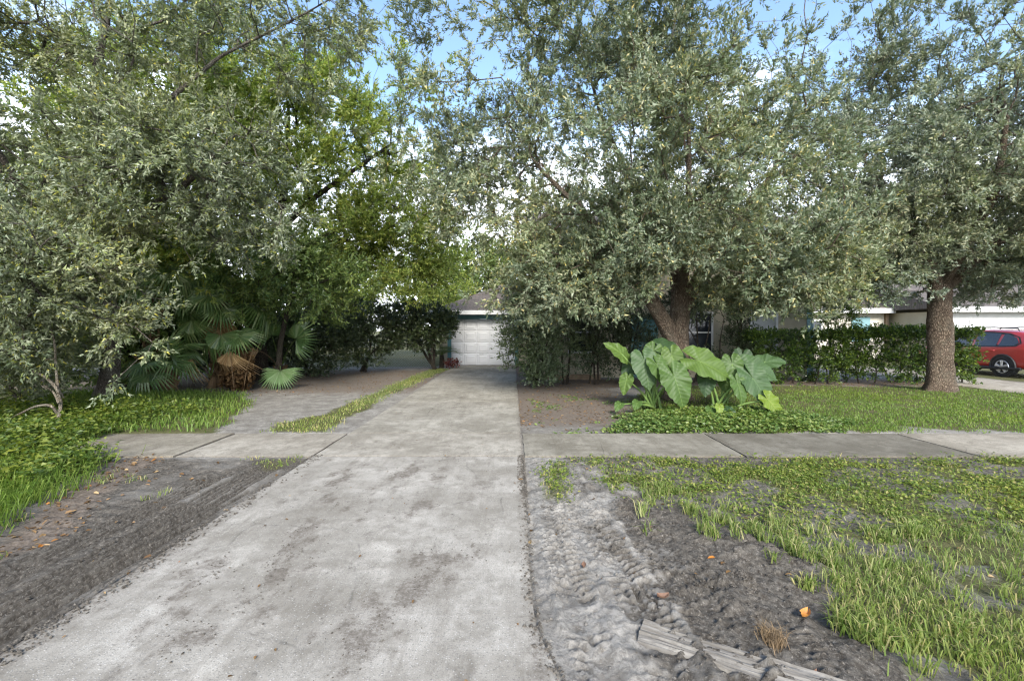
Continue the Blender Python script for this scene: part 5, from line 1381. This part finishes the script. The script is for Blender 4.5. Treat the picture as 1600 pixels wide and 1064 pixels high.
def curled_leaf(label, p, L, W, rot, mat):
    nU, nV = 7, 5
    u, v = np.meshgrid(np.linspace(0, 1, nU), np.linspace(-1, 1, nV))
    wv = W * np.sin(np.clip(u * .96 + .02, 0, 1) * math.pi) ** .7
    X = (u - .5) * L; Y = v * wv * .5 * .7; Z = .35 * W * v * v + .35 * L * (2 * u - 1) ** 2 * .5 + .004
    c_, s_ = math.cos(rot), math.sin(rot)
    V = np.stack([X * c_ - Y * s_, X * s_ + Y * c_, Z], -1).reshape(-1, 3)
    idx = np.arange(nU * nV).reshape(nV, nU)
    f = np.stack([idx[:-1, :-1], idx[:-1, 1:], idx[1:, 1:], idx[1:, :-1]], -1).reshape(-1, 4)
    o = Acc().add(V, f).build('fallen_leaf', mat, smooth=True)
    o.location = (p[0], p[1], float(gz(p[0], p[1])) + .003)
    return tag(o, label, 'leaf', 'large dry leaves on the churned soil')
M['orange'] = mat_plain('orange_leaf', (0.50, 0.22, 0.05), (0.28, 0.11, 0.025), 30, .6)
M['rust'] = mat_plain('rust_leaf', (0.19, 0.11, 0.07), (0.11, 0.06, 0.04), 30, .7)
curled_leaf('bright orange curled leaf on dark soil near the lawn edge', G(1258, 952), .085, .075, .6, M['orange'])
for px, py, lab, s in ((1036, 937, 'rust-coloured leaf lying across a tyre print', .075), (1276, 1052, 'pale tan leaf by the grooved track', .08), (912, 885, 'brown leaf on the pale scuffed sand beside the drive', .06)):
    curled_leaf(lab, G(px, py), s, s * .8, px * .37, M['rust'])
a = Acc(); rg = np.random.default_rng(97)
k = 260; p = rg.normal(size=(k, 3)) * np.array([.03, .025, 0])
ld = rdir(k, rg) * np.array([1, 1, 0])
blades(a, p, .07 + .06 * rg.random(k), .004, ld, .5 + .5 * rg.random(k), rg)
M['straw'] = mat_leaf('dead_straw', [(0, (0.13, 0.09, 0.06)), (1, (0.27, 0.19, 0.13))], .1, .8, .1)
o = a.build('dead_grass_tuft', M['straw']); q = G(1208, 1000); o.location = (q[0], q[1], float(gz(q[0], q[1])))
tag(o, 'small dead brown grass tuft on the dark churned soil', 'tuft')
M['bone'] = mat_plain('bleached_scrap', (0.372, 0.360, 0.330), (0.288, 0.276, 0.252), 40, .8)
for px, py, lab, s in ((943, 867, 'bleached white chip of wood on the churned soil', 1.0), (948, 861, 'round white pebble beside the bleached chip', .6)):
    q = G(px, py); a = Acc()
    a.tube([(-.05 * s, 0, .008), (-.02 * s, .012 * s, .016), (.02 * s, .004, .014), (.05 * s, .018 * s, .008)], [.004, .014 * s, .012 * s, .003], 7, cap=True)
    o = a.build('wood_chip' if s == 1 else 'pebble', M['bone'], smooth=True); o.location = (q[0], q[1], float(gz(q[0], q[1])))
    tag(o, lab, 'debris')
# weathered board half sunk in the soil
m_, t_, b_, o_ = newmat('weathered_board_wood')
pb = objc(t_)
gr = noise(t_, N(t_, 'ShaderNodeMapping', {'Vector': pb, 'Scale': (2.0, 55.0, 1.0)}).outputs[0], 1.0, 6, 0.7)
cb = mixc(t_, rng(t_, gr, 0.38, 0.62), (0.075, 0.067, 0.058), (0.235, 0.22, 0.195))
cb = mixc(t_, math_(t_, 'MULTIPLY', rng(t_, noise(t_, pb, 14, 6, 0.75), 0.48, 0.6), 0.8), cb, (0.13, 0.118, 0.10))
t_.links.new(cb, b_.inputs['Base Color']); b_.inputs['Roughness'].default_value = 0.9
bump(t_, b_, gr, 0.8, 0.012)
M['board'] = m_
q0, q1 = G(998, 980)[:2], G(1345, 1090)[:2]
d_ = norm(q1 - q0); Lb = float(np.linalg.norm(q1 - q0)); w_ = 0.17
nu, nv = 90, 26
u, v = np.meshgrid(np.linspace(0, Lb, nu), np.linspace(-.5, .5, nv))
prof = .006 * np.sin(v * 46) + .005 * np.sin(v * 83 + 1) - .016 * np.clip(np.sin(v * 29 + .6 * np.sin(u * 5)) * 3 - 2.2, 0, 1)
Zb = .004 + prof * (.6 + .8 * fbm(u, v, .25, 46)) + (fbm(u, v * 3, .06, 47) - .5) * .008 - .05 * (np.abs(v) > .47) - .018 * sstep(.25, .5, -v + .3 * (fbm(u, v, .4, 48) - .5))
Zb = Zb - .05 * ((u < .001) | (u > Lb - .001))
X = u; Y = v * w_
idx = np.arange(nu * nv).reshape(nv, nu)
o = Acc().add(np.stack([X, Y, Zb], -1).reshape(-1, 3), np.stack([idx[:-1, :-1], idx[:-1, 1:], idx[1:, 1:], idx[1:, :-1]], -1).reshape(-1, 4)).build('weathered_board', M['board'])
o.location = (q0[0], q0[1], -0.003); o.rotation_euler = (0, 0, math.atan2(d_[1], d_[0]))
tag(o, 'long weathered grey board half sunk in the churned soil', 'board')
q0, q1 = G(1052, 628), G(1092, 655)
o = Acc().tube([(0, 0, .10), tuple((q1 - q0) * .5 + (0, 0, .10)), tuple((q1 - q0) + (0, 0, .03))], [.015, .013, .009], 6, cap=True).build('dead_stick', M['bark_pale']); o.location = tuple(q0)
tag(o, 'grey dead stick lying in the vine cover below the elephant ears', 'stick')

# ------------------------------------------------------------------ grass, weeds, ground cover, litter
def scatter(n, x0, x1, y0, y1, rg, dens, yb=1.0, over=.16):
    """random ground points, denser towards small y, kept with probability dens(x, y)"""
    t = rg.random(n)
    y = y0 + (y1 - y0) * t ** yb; x = x0 + (x1 - x0) * rg.random(n)
    k = (rg.random(n) < dens(x, y)) & ~on_slab(x, y, -(.015 + over * rg.random(n) ** 3))
    x, y = x[k], y[k]
    return np.stack([x, y, gz(x, y) - .004], -1)
rg = np.random.default_rng(101)
sdn = lambda x, y: polysd(LAWN_NEAR, x, y)
# near verge, right
a = Acc()
p = scatter(120000, .2, 9.5, 1.95, 5.9, rg, lambda x, y: zones(x, y)[0] ** 1.5 * np.clip(1.15 - .16 * (np.hypot(x, y) - 2.5), .25, 1) * (sdn(x, y) > -.8) * (.26 + .74 * sstep(.40, .62, fbm(x, y, .45, 52))))
k = len(p); near = sstep(4.8, 3.4, p[:, 1])
h = (.035 + .05 * rg.random(k)) * (1 + .6 * near * fbm(p[:, 0], p[:, 1], .4, 53))
blades(a, p, h, .0045 + .003 * rg.random(k), rdir(k, rg) * np.array([1, 1, 0]), .3 + .7 * rg.random(k), rg)
# tussocks of long blades along the ragged edge
cl = scatter(1500, 1.0, 4.6, 2.0, 4.9, rg, lambda x, y: np.exp(-((sdn(x, y) - .35) / .38) ** 2) * .30 + .05 * (sdn(x, y) > 0) * sstep(4.2, 3, y))
for px, py in ((1345, 985), (1375, 990), (1352, 955), (1420, 1005), (1310, 965), (1415, 835), (1390, 840), (1365, 830), (1440, 835), (1300, 880), (1240, 862), (1215, 830), (1180, 822), (1500, 985), (1260, 905)):
    q = G(px, py); cl = np.vstack([cl, [[q[0], q[1], float(gz(q[0], q[1]))]] * 3])
m = 20
pp_ = np.repeat(cl, m, 0) + rg.normal(size=(len(cl) * m, 3)) * np.array([.028, .028, 0])
k = len(pp_); sc = np.repeat(.6 + .7 * rg.random(len(cl)), m)
blades(a, pp_, (.06 + .11 * rg.random(k)) * sc, .006 + .004 * rg.random(k), rdir(k, rg) * np.array([1, 1, 0]), .4 + .6 * rg.random(k), rg)
tag(a.build('grass', M['grass']), 'rough yellow-green verge grass edging the churned soil', 'grass', kind='stuff')
# flat creeping cover on the verge
a = Acc()
p = scatter(120000, .2, 13, 3.3, 5.88, rg, lambda x, y: zones(x, y)[0] * sstep(3.4, 4.3, y + .25 * (x < 3)) * (sdn(x, y) > -.7) * (.3 + .7 * sstep(.38, .56, fbm(x, y, .5, 55))) * np.clip(1.2 - .07 * x, .3, 1))
k = len(p); p[:, 2] += .012 + .045 * rg.random(k) * (.4 + fbm(p[:, 0], p[:, 1], .3, 56))
leaves(a, p, rdir(k, rg) * np.array([1, 1, .35]), norm(rdir(k, rg) * .55 + np.array([0, 0, 1.0])), .020 + .024 * rg.random(k), .017 + .017 * rg.random(k), .1)
tag(a.build('ground_cover', M['cover']), 'creeping bright green cover on the verge beside the sidewalk', 'ground cover', kind='stuff')
# lawn beyond the sidewalk
a = Acc()
p = scatter(70000, .3, 15, 7.18, 13.6, rg, lambda x, y: zones(x, y)[0] * (polysd(LAWN_FAR, x, y) > -.6) * (.35 + .65 * sstep(.34, .56, fbm(x, y, .7, 57))) * (1 - .75 * sstep(11.5, 13, y)), 1.3)
k = len(p)
blades(a, p, .03 + .045 * rg.random(k), .009 + .006 * rg.random(k), rdir(k, rg) * np.array([1, 1, 0]), .4 + .6 * rg.random(k), rg)
tag(a.build('lawn_grass', M['grass_bright']), 'short green lawn between the sidewalk and the hedge', 'grass', kind='stuff')
IVY = gp((970, 674.5), (975, 655), (1000, 648), (1060, 640), (1180, 640), (1260, 652), (1330, 664), (1320, 674.5))
a = Acc()
p = scatter(60000, .4, 8, 7.12, 11.5, rg, lambda x, y: sstep(-.25, .3, polysd(IVY, x, y) + (fbm(x, y, .7, 58) - .5) * 1.6) + .30 * (x < 2.6) * sstep(.5, .62, fbm(x, y, .5, 59)))
k = len(p); p[:, 2] += (.02 + .15 * rg.random(k)) * (.3 + fbm(p[:, 0], p[:, 1], .35, 60)) * sstep(-.3, .4, polysd(IVY, p[:, 0], p[:, 1]) + .2)
broad(a, p, rdir(k, rg) * np.array([1, 1, .3]), norm(rdir(k, rg) * .6 + np.array([0, -.15, 1.0])), .035 + .035 * rg.random(k), .03 + .022 * rg.random(k))
tag(a.build('vine_cover', M['ivy']), 'leafy vine cover at the feet of the elephant ears', 'ground cover', kind='stuff')
# left bank weeds
a = Acc()
st = scatter(7200, -10, -3.9, 3.2, 9.0, rg, lambda x, y: np.maximum(sstep(-.05, .5, polysd(WEED_L, x, y) + (fbm(x, y, .6, 61) - .5) * .6) * sstep(4.2, 5.0, y), .55 * sstep(0, .5, polysd(BANK_L, x, y)) * sstep(-5.5, -7.2, x)), .9)
m = 8
hh = np.repeat((.07 + .24 * rg.random(len(st)) ** 1.3) * (.5 + fbm(st[:, 0], st[:, 1], .8, 62)), m)
pp_ = np.repeat(st, m, 0); k = len(pp_); t = rg.random(k)
pp_ = pp_ + rg.normal(size=(k, 3)) * np.array([.05, .05, 0]) + np.stack([0 * t, 0 * t, hh * t ** .6], -1)
leaves(a, pp_, rdir(k, rg) * np.array([1, 1, .4]) + np.array([0, 0, .1]), norm(rdir(k, rg) * .55 + np.array([0, -.2, 1.0])), .04 + .065 * rg.random(k) ** 1.5, .028 + .035 * rg.random(k), .14, .12)
tag(a.build('weeds', M['weed']), 'bright leafy weeds thick on the left bank', 'weeds', kind='stuff')
a = Acc()
p = scatter(30000, -8.0, -3.9, 3.1, 7.4, rg, lambda x, y: sstep(-.1, .4, polysd(WEED_L, x, y) + (fbm(x, y, .4, 63) - .5) * .5) * np.maximum(.3, sstep(5.4, 4.6, y)))
k = len(p)
blades(a, p, .10 + .22 * rg.random(k), .006 + .005 * rg.random(k), norm(np.array([.6, -.3, 0]) + rdir(k, rg) * np.array([.8, .8, 0])), .5 + .6 * rg.random(k), rg)
p = scatter(22000, -14, -4.0, 7.18, 12.3, rg, lambda x, y: sstep(-.1, .3, polysd(BANK_L, x, y) + (fbm(x, y, .5, 64) - .5) * .5) * .8)
k = len(p)
blades(a, p, .06 + .16 * rg.random(k), .011 + .008 * rg.random(k), rdir(k, rg) * np.array([1, 1, 0]), .4 + .6 * rg.random(k), rg)
tag(a.build('bank_grass', M['grass_bright']), 'long lush grass on the left bank by the sidewalk end', 'grass', kind='stuff')
a = Acc()
p = scatter(60000, -6.5, -2.5, 4.2, 19, rg, lambda x, y: np.maximum(.8 * sstep(-.1, .25, polysd(STRIP_L, x, y) + (fbm(x, y, .3, 65) - .5) * .4), .5 * sstep(-.05, .2, polysd(VERGE_PATCH2, x, y) + (fbm(x, y, .25, 66) - .5) * .4)), .8)
k = len(p)
blades(a, p, .03 + .05 * rg.random(k), .008 + .006 * rg.random(k), rdir(k, rg) * np.array([1, 1, 0]), .5 + .5 * rg.random(k), rg)
p = scatter(1400, -5.5, -2.9, 2.6, 5.4, rg, lambda x, y: .35 * sstep(.52, .66, fbm(x, y, .5, 67)) * (x < -3.5))
pp_ = np.repeat(p, 12, 0); k = len(pp_)
blades(a, pp_ + rg.normal(size=(k, 3)) * np.array([.03, .03, 0]), .03 + .07 * rg.random(k), .005 + .003 * rg.random(k), rdir(k, rg) * np.array([1, 1, 0]), .5 + .5 * rg.random(k), rg)
tag(a.build('strip_grass', M['grass']), 'thin grass strip along the left drive edge', 'grass', kind='stuff')
# fallen leaves
a = Acc()
p = scatter(60000, -10, 15, 3.0, 19, rg, lambda x, y: zones(x, y)[2] ** 1.5 * np.clip(6.5 / y, .2, 1) * .9 + .03 * (np.hypot(x, y) < 6) + .10 * (x < -3.2) * (y < 5.8) * sstep(.4, .6, fbm(x, y, .5, 74)), 1.4)
k = len(p); p[:, 2] += .006 + .012 * rg.random(k)
broad(a, p, rdir(k, rg) * np.array([1, 1, .25]), norm(rdir(k, rg) * .5 + np.array([0, 0, 1.0])), .035 + .03 * rg.random(k), .018 + .016 * rg.random(k), .2, .3)
tag(a.build('leaf_litter', M['litter']), 'brown fallen leaves scattered over soil and under shrubs', 'leaf litter', kind='stuff')
a = Acc()
x = rg.random(150) * 2.7 + DX0; y = 1.9 + 17 * rg.random(150) ** 1.3
p = np.stack([x, y, 0 * x + .008], -1); k = len(p)
broad(a, p, rdir(k, rg) * np.array([1, 1, .1]), norm(rdir(k, rg) * .3 + np.array([0, 0, 1.0])), .012 + .022 * rg.random(k), .008 + .010 * rg.random(k), .2, .3)
tag(a.build('drive_litter', M['litter']), 'few small dry leaves strewn on the drive slabs', 'leaf litter', kind='stuff')
# soil clods
def clods(acc, p, s, rg):
    base = np.array([(1, 0, 0), (-1, 0, 0), (0, 1, 0), (0, -1, 0), (0, 0, 1), (0, 0, -1)], float)
    f = np.array([(0, 2, 4), (2, 1, 4), (1, 3, 4), (3, 0, 4), (2, 0, 5), (1, 2, 5), (3, 1, 5), (0, 3, 5)])
    k = len(p)
    v = base[None] * (s[:, None, None] * (.55 + .9 * rg.random((k, 6, 1))))
    v[..., 2] *= .6
    th = rg.random(k) * 6.28; c, sn = np.cos(th)[:, None], np.sin(th)[:, None]
    v = np.stack([v[..., 0] * c - v[..., 1] * sn, v[..., 0] * sn + v[..., 1] * c, v[..., 2]], -1) + p[:, None]
    acc.add(v.reshape(-1, 3), (np.arange(k)[:, None, None] * 6 + f[None]).reshape(-1, 3))
a = Acc()
p = scatter(16000, .15, 3.2, 1.9, 5.2, rg, lambda x, y: (1 - zones(x, y)[0]) ** 2 * (.12 + .75 * sstep(.45, .65, fbm(x, y, .4, 71))))
p = np.vstack([p, scatter(3000, -4.8, -2.6, 2.2, 5.6, rg, lambda x, y: (1 - zones(x, y)[0]) ** 2 * (.15 + .7 * sstep(.5, .65, fbm(x, y, .4, 72))))])
ny_ = 5200
ye = 1.9 + 4.0 * rg.random(ny_) ** 1.3; side = rg.random(ny_) < .6
xe = np.where(side, DX1 + .30 * np.clip(2.55 - ye, 0, 3) ** 1.25 - .09 * rg.random(ny_) ** 2.2 + .01, DX0 + .16 * rg.random(ny_) ** 2.0 - .01)
kk = rg.random(ny_) < .25 + .75 * sstep(.45, .6, fbm(xe, ye, .35, 75))
fa = np.array(FOOT)[rg.integers(0, len(FOOT), 1500)]
xf = fa[:, 0] + rg.normal(size=1500) * .06; yf = fa[:, 1] + rg.normal(size=1500) * .09
xf = np.clip(xf, DX0 + .03, DX1 - .03)
p = np.vstack([p, np.stack([xe, ye, 0 * xe], -1)[kk], np.stack([xf, yf, 0 * xf], -1)])
k = len(p); s = .003 + .012 * rg.random(k) ** 2.6
s[-1500:] = .002 + .006 * rg.random(1500) ** 2
clods(a, p + np.stack([0 * s, 0 * s, s * .4], -1), s, rg)
cme = a.mesh('soil_clods')
_, dc, _ = zones(p[:, 0], p[:, 1])
dc = np.clip(np.where(on_slab(p[:, 0], p[:, 1], .02), .75, dc + .1), 0, 1)
ca = cme.color_attributes.new('zone', 'FLOAT_COLOR', 'POINT')
ca.data.foreach_set('color', np.repeat(np.stack([0 * dc, dc, 0 * dc, 0 * dc + 1], -1), 6, 0).astype(np.float32).reshape(-1))
tag(link('soil_clods', cme, M['ground']), 'loose grey soil crumbs on the churned verge', 'soil', kind='stuff')
